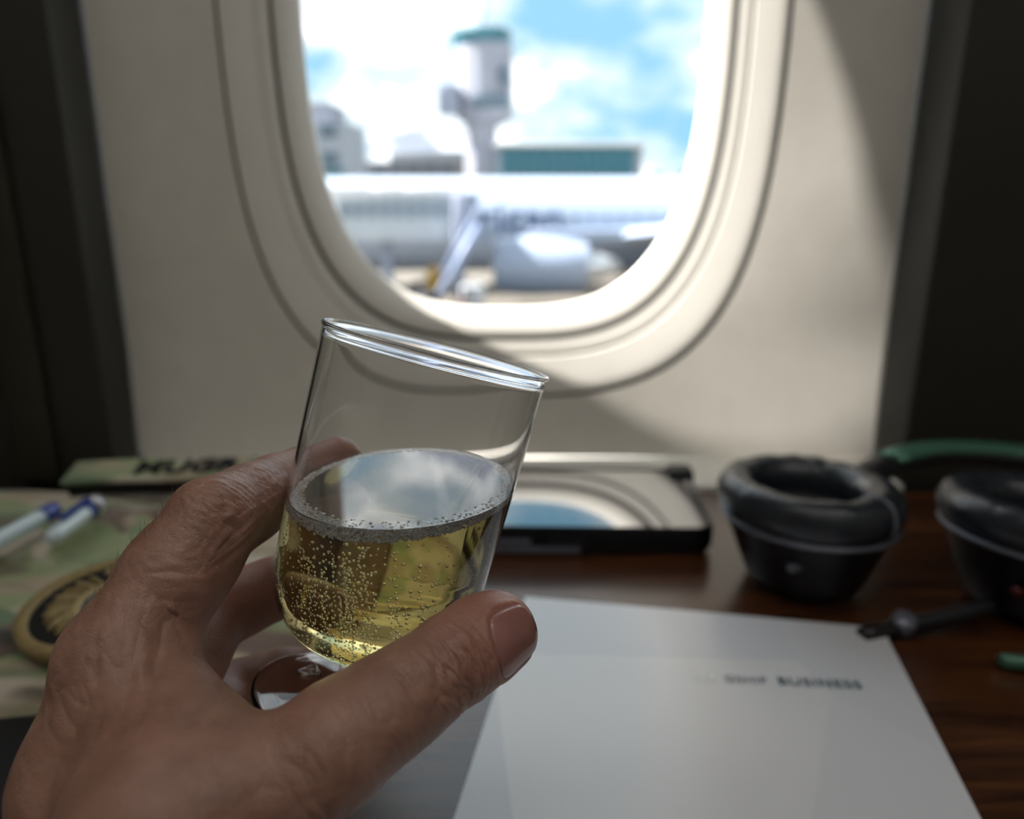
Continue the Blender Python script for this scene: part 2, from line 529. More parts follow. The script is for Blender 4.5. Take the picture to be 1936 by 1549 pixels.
# ------------------------------------------------------------------ the setting: window wall of the cabin
WX = -0.006                       # window axis
ZC = CAM.z + 0.1515               # window centre height
def superell(a, b, n, N=144):
    out = []
    for k in range(N):
        t = 2 * PI * k / N
        c, s = math.cos(t), math.sin(t)
        out.append((math.copysign(abs(c) ** (2 / n), c) * a, math.copysign(abs(s) ** (2 / n), s) * b))
    return out
def ring(t, y):
    tt = max(t, 0)
    a, b = .158 + tt * .057, .2485 + tt * .071
    out = []
    for x, z in superell(a, b, 3.0 + .2 * min(tt, 1.2)):
        f = SIDE_F + (.84 - SIDE_F) * max(0, -z / b) ** 1.5      # deeper dish at the sill than at the sides
        out.append((WX + x, .66 - (.66 - y) * f if y < .66 else y, ZC + z))
    return out
SIDE_F = .80
NR = 144
win = thing('window_1', None, None, (WX, .66, ZC - .2485), kind='structure')
tag(win, 'oval cabin window with pale moulded surround', None)
lip = [(-.02, .6606), (.0, .6600), (.03, .6575), (.20, .6480), (.30, .6455), (.335, .6452)]
loft('inner_reveal', [ring(t, y) for t, y in lip], M_reveal, win, cap0=False, cap1=False, smooth_deg=50)
step = [(.335, .6452), (.345, .6510), (.375, .6510), (.385, .6436)]
loft('shade_slot', [ring(t, y) for t, y in step], M_seal, win, cap0=False, cap1=False)
outer = [(.385, .6436), (.43, .6424), (.52, .6404), (.535, .6420), (.565, .6420), (.58, .6390), (.75, .6350), (.88, .6322), (.96, .6306), (1.0, .6304)]
loft('outer_surround', [ring(t, y) for t, y in outer], M_reveal, win, cap0=False, cap1=False, smooth_deg=50)
gasket = [(1.0, .6304), (1.005, .6350), (1.035, .6350), (1.04, .6300)]
loft('gasket', [ring(t, y) for t, y in gasket], M_seal, win, cap0=False, cap1=False)
pane_pts = ring(.05, .6608)
loft('pane', [pane_pts, [(x, y + .003, z) for x, y, z in pane_pts]], M_pane, win, smooth_deg=30)

# the moulded side panel around it, dished towards the window
PXL, PXR = -.312, .302
ZB, ZT = .698, 1.56
base_ring = ring(1.04, .630)
def rect_pt(x, z):
    dx, dz = x - WX, z - ZC
    k = 1e9
    if dx > 1e-9: k = min(k, (PXR - WX) / dx)
    if dx < -1e-9: k = min(k, (PXL - WX) / dx)
    if dz > 1e-9: k = min(k, (ZT - ZC) / dz)
    if dz < -1e-9: k = min(k, (ZB - ZC) / dz)
    return WX + dx * k, ZC + dz * k
loops = []
for s in (0, .02, .06, .15, .3, .45, .6, .8, 1.0):
    lp = []
    for x, y, z in base_ring:
        rx, rz = rect_pt(x, z)
        px, pz = x + (rx - x) * s, z + (rz - z) * s
        d = math.hypot(px - x, pz - z)
        lp.append((px, y - min((.21 - .06 * max(0, min(1, (ZC - .15 - pz) / .12))) * d, .040), pz))
    loops.append(lp)
wall = loft('wall_window', loops, M_ivory, cap0=False, cap1=False, smooth_deg=60)
tag(wall, kind='structure')

def slab(name, lo, hi, m, bevel=0.0):
    return tag(box(name, lo, hi, m, bevel=bevel), kind='structure')
slab('wall_left', (-1.3, .570, .0), (PXL - .001, .662, 2.2), M_shell, .006)
slab('wall_right', (PXR + .001, .562, .0), (1.3, .662, 2.2), M_shell, .006)
slab('trim_1', (-.385, .560, .70), (-.355, .572, 2.2), M_shell2, .004)
slab('wall_upper', (PXL - .001, .575, ZT - .002), (PXR + .001, .662, 2.2), M_cabin)
slab('wall_lower', (PXL - .001, .60, .0), (PXR + .001, .662, .690), M_cabin)
slab('floor', (-1.3, -1.6, -.05), (1.3, .662, 0), M_carpet)
slab('ceiling', (-1.3, -1.6, 2.2), (1.3, .662, 2.25), M_cabin)
slab('wall_aisle', (-1.3, -1.65, 0), (1.3, -1.6, 2.2), M_cabin)
slab('wall_forward', (-1.35, -1.6, 0), (-1.3, .662, 2.2), M_cabin)
slab('wall_aft', (1.3, -1.6, 0), (1.35, .662, 2.2), M_cabin)

def fill_material():
    m, nt, b = new_mat('fill_diffuser')
    b.inputs['Base Color'].default_value = (.9, .9, .88, 1)
    b.inputs['Emission Color'].default_value = (1.0, .96, .91, 1)
    b.inputs['Emission Strength'].default_value = FILL_STRENGTH
    return m
M_fill = fill_material()
for k, (y0, y1) in enumerate(((-1.15, -.95), (-.25, .10))):  # unseen glowing panels, added as fill for hand, table and wall
    t = thing('fill_light', ('long warm fill panel added out of view over the aisle' if k == 0 else 'long warm fill panel added out of view over the seat'), 'ceiling light', (0, (y0 + y1) / 2, 2.2))
    box('housing', (-.95, y0 - .03, 2.165), (.95, y1 + .03, 2.199), M_cabin, t, .004)
    box('diffuser', (-.92, y0, 2.158), (.92, y1, 2.164), M_fill, t)

# ------------------------------------------------------------------ console table and ledge below the window
TZ = .70
tb = thing('console_table', 'dark glossy wood console top below the cabin window', 'table', (0, .32, 0))
box('tabletop', (-1.0, .085, TZ - .022), (1.0, .545, TZ), M_wood, tb, .003)
box('cabinet_body', (-1.0, .11, .0), (1.0, .545, TZ - .0225), M_shell, tb, .003)
led = box('window_ledge', (-.311, .546, TZ - .02), (.301, .612, TZ + .003), M_ivory, bevel=.004)
tag(led, 'pale ledge running along the foot of the window wall', 'ledge')

# ------------------------------------------------------------------ plastic goblet
AX = (RIGHT * .2572 + UP * .960 - FWD * .111).normalized()
RIM = P(827, 660, .200)
FOOT = RIM - AX * .100
GM = frame(FOOT, RIGHT, AX)
gob = thing('plastic_goblet', 'clear plastic stemmed goblet, tilted, held in the hand', 'goblet', FOOT)
outer_p = spline([(0, .0143), (.006, .0146), (.012, .0158), (.018, .0186), (.0225, .0223), (.0256, .0272), (.0272, .0322), (.0279, .037), (.0285, .052), (.0291, .070), (.0295, .088), (.0297, .0988)], 4)
bead = [(.02995, .0991), (.03015, .0995), (.0302, .0999), (.0300, .1003), (.0296, .1004), (.0293, .1002), (.02905, .0997)]
INNER = [(.0283, .070), (.0277, .052), (.0271, .037), (.0264, .0328), (.0248, .0284), (.0217, .0238), (.0172, .0202), (.0115, .0175), (.006, .0164), (0, .0161)]
inner_p = spline([(.0290, .0990), (.0287, .088)] + INNER, 4)
lathe('bowl', list(outer_p) + bead + list(inner_p), M_clear, gob, 128, M=GM)
stem_p = spline([(0, .0142), (.0055, .01418), (.0056, .0128), (.0047, .0105), (.0044, .008), (.0046, .0055), (.0058, .0038), (.0072, .0030), (0, .00295)], 3)
lathe('stem', [(0, .0142), (.0062, .0142), (.0055, .0132), (.0048, .0115), (.0045, .009), (.0046, .0065), (.0052, .0048), (.0066, .0036), (0, .0034)], M_clear, gob, 64, M=GM)
foot_prof = spline([(0, .0033), (.0065, .0032), (.014, .0024), (.021, .0017), (.0252, .0014)], 3) + [(.0260, .0011), (.0261, .0006), (.0256, .0002), (.0245, .0002)] + spline([(.021, .0007), (.014, .0012), (.006, .0018), (0, .0019)], 3)
ft = lathe('foot', foot_prof, M_clear, gob, 96, M=GM)
# moulded recycling triangle with a numeral on the foot, a sub-part of it
tri = []
for k in range(3):
    a0, a1 = R(90 + 120 * k), R(90 + 120 * (k + 1))
    c0 = Vector((-.0125 + .0042 * math.cos(a0), .006 + .0042 * math.sin(a0), .0027)); c1 = Vector((-.0125 + .0042 * math.cos(a1), .006 + .0042 * math.sin(a1), .0027))
    tri.append((c0.lerp(c1, .08), c0.lerp(c1, .92)))
vv, ff = [], []
for a, b_ in tri:
    v_, f_ = tube_vf([GM @ a, GM @ b_], .00032, 6)
    ff += [[i + len(vv) for i in q] for q in f_]; vv += v_
mk('recycling_mark', vv, ff, M_clear, ft)
text_obj('recycling_numeral', '6', .0042, GM @ Matrix.Translation((-.0136, .0046, .0026)), M_clear, ft, .0002)

# ------------------------------------------------------------------ sparkling wine
SURF = None
for k in range(400):                              # axis point seen at pixel row 916
    q = RIM - AX * (k * .0002)
    r_ = q - CAM
    vpx = 774.5 - r_.dot(UP) / r_.dot(FWD) * F
    if vpx > 914: SURF = q; break
wine = thing('sparkling_wine', 'pale gold sparkling wine filling half of the tilted goblet', 'drink', FOOT)
wine_prof = [(0, .0980)] + [(max(0, r + (.00035 if r > .001 else 0)), z - (.0003 if r < .02 else .00012)) for r, z in [(.0288, .0980)] + [tuple(q) for q in inner_p[2:]]]
v_, f_ = lathe_vf(wine_prof, 128, M=GM)
bm = bmesh.new()
bv = [bm.verts.new(v) for v in v_]
for q in f_: bm.faces.new([bv[i] for i in q])
bmesh.ops.recalc_face_normals(bm, faces=bm.faces)
res = bmesh.ops.bisect_plane(bm, geom=bm.verts[:] + bm.edges[:] + bm.faces[:], plane_co=SURF, plane_no=(0, 0, 1), clear_outer=True)
bmesh.ops.holes_fill(bm, edges=[e_ for e_ in bm.edges if e_.is_boundary], sides=0)
wo = from_bm('liquid', bm, M_wine, wine, True)
autosmooth(wo, 30)
GI = GM.inverted()
inn = sorted([(z, r) for r, z in [tuple(q) for q in inner_p]])
inz = np.array([a for a, _ in inn]); inr = np.array([b_ for _, b_ in inn])
def inner_r(z): return float(np.interp(z, inz, inr))

ico = bmesh.new(); bmesh.ops.create_icosphere(ico, subdivisions=1, radius=1.0)
ICO_V = [v.co.copy() for v in ico.verts]; ICO_F = [[v.index for v in f.verts] for f in ico.faces]; ico.free()
ico = bmesh.new(); bmesh.ops.create_icosphere(ico, subdivisions=2, radius=1.0)
ICO2_V = [v.co.copy() for v in ico.verts]; ICO2_F = [[v.index for v in f.verts] for f in ico.faces]; ico.free()
def balls(name, centres, m, parent, V=ICO2_V, Fc=ICO2_F):
    vs, fs = [], []
    for c, r in centres:
        o = len(vs)
        vs += [c + v * r for v in V]
        fs += [[i + o for i in q] for q in Fc]
    return tag(mk(name, vs, fs, m, parent, True, recalc=False), kind='stuff')
# bubble trains rising through the wine
cs = []
def in_wine(p, r, lim=.0004):
    q = GI @ p
    if p.z > SURF.z - r - .0003: return False
    if q.z < .0166 + r: return False
    return math.hypot(q.x, q.y) < inner_r(q.z) - r - lim
for k in range(64):
    ang = R(random.choice([random.gauss(255, 22), random.gauss(255, 22), random.uniform(190, 350)]))
    z0 = random.choice([random.uniform(.018, .030), random.uniform(.017, .045)])
    rr0 = max(.001, inner_r(z0) - random.uniform(.0012, .004))
    p = GM @ Vector((rr0 * math.cos(ang), rr0 * math.sin(ang), z0))
    h, dz = 0, random.uniform(.0007, .0013)
    n = random.randint(8, 26)
    for i in range(n):
        rad = (.00020 + .00030 * i / 26) * random.uniform(.8, 1.15)
        q = p + Vector((random.gauss(0, .00022), random.gauss(0, .00022), h))
        if in_wine(q, rad): cs.append((q, rad))
        h += dz * (1 + i * .06) * random.uniform(.8, 1.3)
for k in range(620):                              # bubbles clinging to the wall
    ang = R(random.uniform(185, 355)) if random.random() < .75 else R(random.gauss(248, 25))
    z0 = random.uniform(.019, .062)
    rad = random.uniform(.00018, .00046)
    rr0 = inner_r(z0) - rad - .0005
    q = GM @ Vector((rr0 * math.cos(ang), rr0 * math.sin(ang), z0))
    if in_wine(q, rad, .0003): cs.append((q, rad))
balls('bubbles', cs, M_bubble, wine)
# foam ring where the surface meets the wall
fs_ = []
for k in range(6200):
    a = random.uniform(0, 2 * PI)
    front = .5 - .5 * math.sin(a)                 # 1 at the viewer's side
    left = .5 - .5 * math.cos(a)
    w = .0012 + .0022 * front + .0006 * left
    dep = .0008 + .0030 * front * (.6 + .6 * left)
    # find the wall point on the surface plane in this direction
    lo, hi = 0.0, .045
    dirv = Vector((math.cos(a), math.sin(a), 0))
    for _ in range(18):
        mid = (lo + hi) / 2
        q = GI @ (SURF + dirv * mid)
        if math.hypot(q.x, q.y) < inner_r(q.z): lo = mid
        else: hi = mid
    rad = random.uniform(.00022, .00045)
    s = random.random() ** 1.6
    down = dep * random.random()
    p = SURF + dirv * (lo - rad - .0002 - s * w * (1 - .5 * down / dep)) - Vector((0, 0, down + rad * .15))
    q = GI @ p
    over = math.hypot(q.x, q.y) - (inner_r(q.z) - rad - .0001)
    if over > 0: p -= dirv * over
    fs_.append((p, rad))
balls('foam', fs_, M_foam, wine)

# ------------------------------------------------------------------ the hand: one continuous surface grown from bones
def C3(u, v, d):
    return np.array([(u - 968) / F * d, (774.5 - v) / F * d, d])
def cam2world(a):
    a = np.asarray(a)
    return (np.array(CAM)[None] + a[:, :1] * np.array(RIGHT)[None] + a[:, 1:2] * np.array(UP)[None] + a[:, 2:3] * np.array(FWD)[None])
AXC = np.array([.2572, .960, .111 * -1 * -1]); AXC[2] = -.111
AXC /= np.linalg.norm(AXC)
RIMC = C3(827, 660, .200)
FOOTC = RIMC - AXC * .100

# finger joints (pixel, pixel, depth, radius)
index_j = [(228, 1250, .176, .0124), (402, 986, .192, .0113), (470, 948, .2050, .0098), (520, 920, .2165, .0091), (585, 893, .2265, .0083), (640, 866, .2325, .0068)]
middle_j = [(300, 1335, .197, .0122), (395, 1165, .224, .0112), (520, 1112, .2370, .0096), (590, 1105, .2400, .0088), (662, 1108, .2425, .0078)]
ring_j = [(365, 1415, .212, .0112), (425, 1318, .238, .0106), (540, 1282, .2455, .0093), (600, 1276, .2455, .0085), (668, 1270, .2450, .0076)]
little_j = [(430, 1495, .222, .0100), (480, 1425, .245, .0090), (575, 1400, .250, .0080), (625, 1395, .250, .0072), (675, 1392, .249, .0065)]
thumb_j = [(325, 1585, .150, .0188), (612, 1436, .1535, .0114), (738, 1340, .1620, .0100), (858, 1248, .1715, .0102), (905, 1216, .1765, .0099), (940, 1198, .1800, .0088)]
def J(lst): return [(C3(u, v, d), r) for u, v, d, r in lst]
FING = {'index': J(index_j), 'middle': J(middle_j), 'ring': J(ring_j), 'little': J(little_j), 'thumb': J(thumb_j)}
W1 = C3(215, 1800, .172); W2 = C3(330, 1830, .178); W3 = C3(430, 1830, .186)
ELB = np.array([-.165, -.178, .030]); ELB2 = np.array([-.135, -.180, .035])
palm = [
    (C3(228, 1250, .176), .0122, C3(205, 1480, .172), .0175), (C3(205, 1480, .172), .0175, W1, .0185),
    (C3(300, 1335, .197), .0125, C3(270, 1520, .188), .0170), (C3(270, 1520, .188), .0170, W2, .0190),
    (C3(365, 1415, .212), .0120, W2, .0180), (C3(430, 1495, .222), .0110, W3, .0160),
    (C3(330, 1570, .150), .0185, W1, .0180), (C3(330, 1570, .150), .0185, W2, .019),
    (C3(250, 1268, .174), .0108, C3(340, 1500, .158), .0165),     # web muscle between thumb and index
    (C3(275, 1300, .178), .0090, C3(440, 1492, .1555), .0110),
    (W1, .0195, ELB, .027), (W2, .0200, ELB2, .028),
]
GH = .00085
lo = np.array([-.190, -.190, .060]); hi = np.array([.014, .004, .280])
dims = np.ceil((hi - lo) / GH).astype(int)
gx = (lo[0] + np.arange(dims[0]) * GH).astype(np.float32)
gy = (lo[1] + np.arange(dims[1]) * GH).astype(np.float32)
gz = (lo[2] + np.arange(dims[2]) * GH).astype(np.float32)
def smin(a, b, k):
    h = np.clip(.5 + .5 * (b - a) / k, 0, 1)
    return b + (a - b) * h - k * h * (1 - h)
def cone_d(X, Y, Z, a, ra, b, rb):
    ba = b - a; L2 = float(ba @ ba)
    t = np.clip(((X - a[0]) * ba[0] + (Y - a[1]) * ba[1] + (Z - a[2]) * ba[2]) / L2, 0, 1)
    dx = X - a[0] - t * ba[0]; dy = Y - a[1] - t * ba[1]; dz = Z - a[2] - t * ba[2]
    return np.sqrt(dx * dx + dy * dy + dz * dz) - (ra + (rb - ra) * t)
def add_cone(D, a, ra, b, rb, k, margin=.022, off=np.zeros(3, int)):
    rm = max(ra, rb) + margin
    l = np.minimum(a, b) - rm; h = np.maximum(a, b) + rm
    top = off + np.array(D.shape)
    i0 = np.clip(np.floor((l - lo) / GH).astype(int), off, top); i1 = np.clip(np.ceil((h - lo) / GH).astype(int), off, top)
    if np.any(i1 <= i0): return
    s = tuple(slice(p, q) for p, q in zip(i0, i1))
    so = tuple(slice(p - o, q - o) for p, q, o in zip(i0, i1, off))
    d = cone_d(gx[s[0]][:, None, None], gy[s[1]][None, :, None], gz[s[2]][None, None, :], a.astype(np.float32), ra, b.astype(np.float32), rb).astype(np.float32)
    D[so] = smin(D[so], d, k)
BIG = .03
Dp = np.full(dims, BIG, np.float32)
for a, ra, b, rb in palm: add_cone(Dp, a, ra, b, rb, .010)
D = Dp
FULL = dims
for nm in ('little', 'ring', 'middle', 'index', 'thumb'):
    fj = FING[nm]
    pp = np.array([p for p, _ in fj])
    g0 = np.clip(np.floor((pp.min(0) - .034 - lo) / GH).astype(int), 0, FULL); g1 = np.clip(np.ceil((pp.max(0) + .034 - lo) / GH).astype(int), 0, FULL)
    S3 = tuple(slice(p, q) for p, q in zip(g0, g1))
    Df = np.full(g1 - g0, BIG, np.float32)
    def fc(a, ra, b, rb, k): add_cone(Df, a, ra, b, rb, k, off=g0)
    for (a, ra), (b, rb) in zip(fj, fj[1:]): fc(a, ra, b, rb, .0015)
    if nm == 'index':    # knuckle and pads
        fc(C3(320, 1090, .186), .0098, C3(378, 1060, .194), .0083, .008)
        fc(C3(450, 972, .2035), .0085, C3(490, 952, .212), .0078, .006)
    if nm == 'thumb':
        fc(C3(868, 1238, .176), .0078, C3(925, 1192, .181), .0078, .006)
        fc(C3(640, 1385, .160), .010, C3(760, 1310, .167), .008, .008)
    D[S3] = smin(D[S3], Df, {'index': .0065, 'thumb': .0055}.get(nm, .0045))
# the goblet presses into the skin: carve its volume out
GXx = gx[:, None, None] - FOOTC[0]; GYy = gy[None, :, None] - FOOTC[1]; GZz = gz[None, None, :] - FOOTC[2]
zz = GXx * AXC[0] + GYy * AXC[1] + GZz * AXC[2]
rho = np.sqrt(np.maximum(GXx ** 2 + GYy ** 2 + GZz ** 2 - zz * zz, 0))
prof_z = np.array([-.0001, .0, .0018, .0034, .0045, .0130, .0142, .0146, .0158, .0186, .0223, .0272, .0322, .037, .070, .1, .101])
prof_r = np.array([-.004, .0262, .0262, .0085, .0055, .0055, .0060, .008, .012, .018, .0225, .0256, .0272, .0279, .0291, .0300, .0300])
gd = rho - np.interp(zz, prof_z, prof_r, left=-.02, right=-.02).astype(np.float32)
D = np.maximum(D, -(gd - .00025)).astype(np.float32)
for ax_ in range(3):
    for en in (0, -1):
        sl_ = [slice(None)] * 3; sl_[ax_] = en; D[tuple(sl_)] = np.maximum(D[tuple(sl_)], .0004)
del gd, rho, zz, GXx, GYy, GZz

def surface_nets(D):
    S = D < 0
    nx, ny, nz = D.shape
    c = S[:-1, :-1, :-1].astype(np.int8)
    tot = np.zeros((nx - 1, ny - 1, nz - 1), np.int8)
    for i in (0, 1):
        for j in (0, 1):
            for k in (0, 1):
                tot += S[i:nx - 1 + i, j:ny - 1 + j, k:nz - 1 + k]
    act = (tot > 0) & (tot < 8)
    idx = np.full(act.shape, -1, np.int64)
    cells = np.argwhere(act)
    idx[act] = np.arange(len(cells))
    acc = np.zeros((len(cells), 3)); cnt = np.zeros(len(cells))
    corners = [(i, j, k) for i in (0, 1) for j in (0, 1) for k in (0, 1)]
    for a in corners:
        for ax in range(3):
            if a[ax]: continue
            b = list(a); b[ax] = 1
            da = D[cells[:, 0] + a[0], cells[:, 1] + a[1], cells[:, 2] + a[2]]
            db = D[cells[:, 0] + b[0], cells[:, 1] + b[1], cells[:, 2] + b[2]]
            m = (da < 0) != (db < 0)
            t = np.where(m, da / np.where(m, da - db, 1), 0)
            p = np.tile(np.array(a, float), (len(cells), 1)); p[:, ax] += t
            acc += p * m[:, None]; cnt += m
    V = cells + acc / cnt[:, None]
    quads = []
    for ax in range(3):
        o1, o2 = [(1, 2), (2, 0), (0, 1)][ax]
        sa = [slice(1, -1)] * 3; sb = [slice(1, -1)] * 3
        sa[ax] = slice(0, -1); sb[ax] = slice(1, None)
        A, B = S[tuple(sa)], S[tuple(sb)]
        e_ = np.argwhere(A != B)
        base = e_ + 1; base[:, ax] -= 1
        flip = A[tuple(e_.T)]
        def at(d1, d2):
            q = base.copy(); q[:, o1] += d1; q[:, o2] += d2
            return idx[tuple(q.T)]
        q = np.stack([at(-1, -1), at(0, -1), at(0, 0), at(-1, 0)], 1)
        q[~flip] = q[~flip][:, ::-1]
        quads.append(q)
    Q = np.concatenate(quads)
    return V, Q[(Q >= 0).all(1)]
V, Q = surface_nets(D)
V = lo[None] + V * GH

def sample(Pn):
    """trilinear SDF lookup"""
    q = (Pn - lo[None]) / GH
    q = np.clip(q, 0, dims - 1.001)
    i = np.floor(q).astype(int); f = q - i
    out = 0
    for a in (0, 1):
        for b in (0, 1):
            for c in (0, 1):
                w = (f[:, 0] if a else 1 - f[:, 0]) * (f[:, 1] if b else 1 - f[:, 1]) * (f[:, 2] if c else 1 - f[:, 2])
                out = out + w * D[i[:, 0] + a, i[:, 1] + b, i[:, 2] + c]
    return out
def grad(Pn, h=.0012):
    g = np.stack([sample(Pn + np.eye(3)[k][None] * h) - sample(Pn - np.eye(3)[k][None] * h) for k in range(3)], 1)
    return g / (np.linalg.norm(g, axis=1, keepdims=True) + 1e-9)

# smooth and refine the surface, then fold the skin at the joints
hm = bpy.data.meshes.new('hand_tmp')
hm.from_pydata(V.tolist(), [], Q.tolist())
ho = bpy.data.objects.new('hand_tmp', hm); COL.objects.link(ho)
sm = ho.modifiers.new('s', 'SMOOTH'); sm.factor = .5; sm.iterations = 4
sb = ho.modifiers.new('d', 'SUBSURF'); sb.levels = 1; sb.render_levels = 1
dg = bpy.context.evaluated_depsgraph_get()
me2 = bpy.data.meshes.new_from_object(ho.evaluated_get(dg))
bpy.data.objects.remove(ho); bpy.data.meshes.remove(hm)
n = len(me2.vertices)
co = np.empty(n * 3); me2.vertices.foreach_get('co', co); co = co.reshape(-1, 3)
N = grad(co)

def surf(u, v):
    """skin point seen at a pixel"""
    d = C3(u, v, 1.0); t = .09
    for _ in range(120):
        t += float(sample((d * t)[None])[0]) * .7
    return d * t
def ridged(p):
    return 1 - abs(mnoise.noise(Vector(p)))
disp = np.zeros(n)
flush_glow = np.zeros(n)
def crease(centre, axis, dorsal, sl, sw, amp, fs, fw, seed, only_dorsal=True, sharp=3.0):
    """skin folds running across the finger near a joint"""
    axis = axis / np.linalg.norm(axis)
    dorsal = dorsal - axis * (dorsal @ axis); dorsal /= np.linalg.norm(dorsal)
    side = np.cross(axis, dorsal)
    if isinstance(centre, tuple): centre = surf(*centre)
    r = co - centre
    s = r @ axis; w = r @ side; dd = r @ dorsal
    m = np.exp(-(s / sl) ** 2 - (w / sw) ** 2)
    if only_dorsal: m = m * np.clip(N @ dorsal * 1.6, 0, 1)
    m = m * np.clip((.034 - np.hypot(s, w)) / .008, 0, 1) * np.clip((.018 - np.abs(dd)) / .005, 0, 1)
    for i in np.argwhere(m > .03)[:, 0]:
        a, b = s[i], w[i]
        bend = a + 18 * b * b * math.copysign(1, a)         # folds arch around the joint
        v = ridged((bend * fs, b * fw, seed)) ** sharp
        v2 = ridged((bend * fs * .45 + 9, b * fw * 1.3, seed + 5)) ** sharp
        disp[i] -= amp * m[i] * (v * .6 + v2 * .6 - .5)
TOCAM = np.array([0, 0, -1.0])
tj = [np.array(p) for p, _ in FING['thumb']]
ij = [np.array(p) for p, _ in FING['index']]
T_DORS = np.array([.27, -.16, -.95])
crease((868, 1252), tj[4] - tj[2], T_DORS, .0085, .0120, .0012, 760, 170, 1.0)
crease((745, 1335), tj[3] - tj[1], T_DORS, .015, .013, .0004, 520, 150, 4.0)
crease((560, 1450), tj[2] - tj[0], TOCAM, .018, .018, .0005, 300, 120, 6.0)
crease((430, 955), (ij[2] - ij[0]), np.array([-.2, .35, -.9]), .0085, .011, .0009, 680, 200, 11.0)
crease((455, 1000), np.array([.80, -.60, 0]), np.array([.1, 0, -1]), .0035, .010, .0012, 700, 70, 15.0)
crease((340, 1085), ij[1] - ij[0], TOCAM, .015, .014, .00035, 330, 200, 17.0)
crease((510, 905), ij[2] - ij[1], TOCAM, .010, .010, .0003, 520, 300, 19.0)
# web between thumb and index: long folds radiating into the crook
crease((405, 1295), np.array([.74, .67, .0]), TOCAM, .011, .020, .0032, 250, 34, 23.0, sharp=2.0)
crease((330, 1215), np.array([.60, .80, .0]), TOCAM, .013, .016, .0008, 330, 90, 29.0, sharp=2.4)
crease((150, 1330), np.array([.2, 1.0, .0]), TOCAM, .016, .016, .0006, 260, 120, 31.0)
# gentle unevenness everywhere
for i in range(n):
    p = co[i]
    disp[i] += .00022 * mnoise.noise(Vector((p[0] * 110, p[1] * 110, p[2] * 110)))
# flush on finger tips, and light passing through the lower fingers painted red
for nm, lst in FING.items():
    tip = lst[-1][0]
    flush_glow = np.maximum(flush_glow, .75 * np.exp(-(np.linalg.norm(co - tip[None], axis=1) / .016) ** 2))
for nm in ('middle', 'ring', 'little'):
    for q, _ in FING[nm][1:]:
        flush_glow = np.maximum(flush_glow, .6 * np.exp(-(np.linalg.norm(co - q[None], axis=1) / .017) ** 2))

# nails
def nail_frame(nm, dors, back):
    fj = FING[nm]
    tip, pre = fj[-1][0], fj[-2][0]
    ax = tip - pre; ax /= np.linalg.norm(ax)
    dors = np.array(dors, float); dors = dors - ax * (dors @ ax); dors /= np.linalg.norm(dors)
    return tip - ax * back, ax, dors, np.cross(ax, dors), fj[-1][1]
NAILS = []
for nm, dors, back, ln, wd in (('thumb', (.36, .04, -.94), .0014, .0138, .0142), ('index', (-.25, .35, .9), .0015, .0115, .0105), ('middle', (-.2, .1, .97), .0015, .0120, .0108), ('ring', (-.2, 0, .97), .0015, .0115, .0105), ('little', (-.2, 0, .97), .001, .0095, .0085)):
    c, ax, do, si, r = nail_frame(nm, dors, back)
    nu, nv = 15, 13
    pts = []
    for a in range(nu):
        for b in range(nv):
            x = (a / (nu - 1) - .5) * 2; y = (b / (nv - 1) - .5) * 2
            # square grid mapped to a rounded nail outline
            yy = y * (1 - .10 * (1 - x) * .5) * math.sqrt(max(0, 1 - .42 * abs(x) ** 4))
            xx = x * math.sqrt(max(0, 1 - .30 * y * y))
            phi = yy * (.86 if nm == 'thumb' else 1.0)
            lon = xx * ln / 2
            rad = do * math.cos(phi) + si * math.sin(phi)
            st = c + ax * lon + rad * .020
            pts.append((st, -rad))
    P0 = np.array([p for p, _ in pts]); DR = np.array([d for _, d in pts])
    t = np.zeros(len(P0))
    for _ in range(40):
        t += np.clip(sample(P0 + DR * t[:, None]), -.002, .004) * .9
    S_ = P0 + DR * t[:, None]
    NAILS.append((nm, c, ax, do, si, ln, wd, S_, nu, nv, -DR))
    # the skin rises slightly as a fold round the nail and dips under it
    r_ = co - c
    s = (r_ @ ax) / (ln / 2); w = np.arctan2(r_ @ si, r_ @ do) / (.86 if nm == 'thumb' else 1.0)
    near = (np.linalg.norm(r_, axis=1) < .016)
    q = (np.abs(s) ** 3 + np.abs(w) ** 3) ** (1 / 3)
    foldm = np.exp(-((q - 1.10) / .12) ** 2) * near * (s < .75)
    disp += foldm * .00042
    disp -= np.clip(1.02 - q, 0, .25) / .25 * .00035 * near

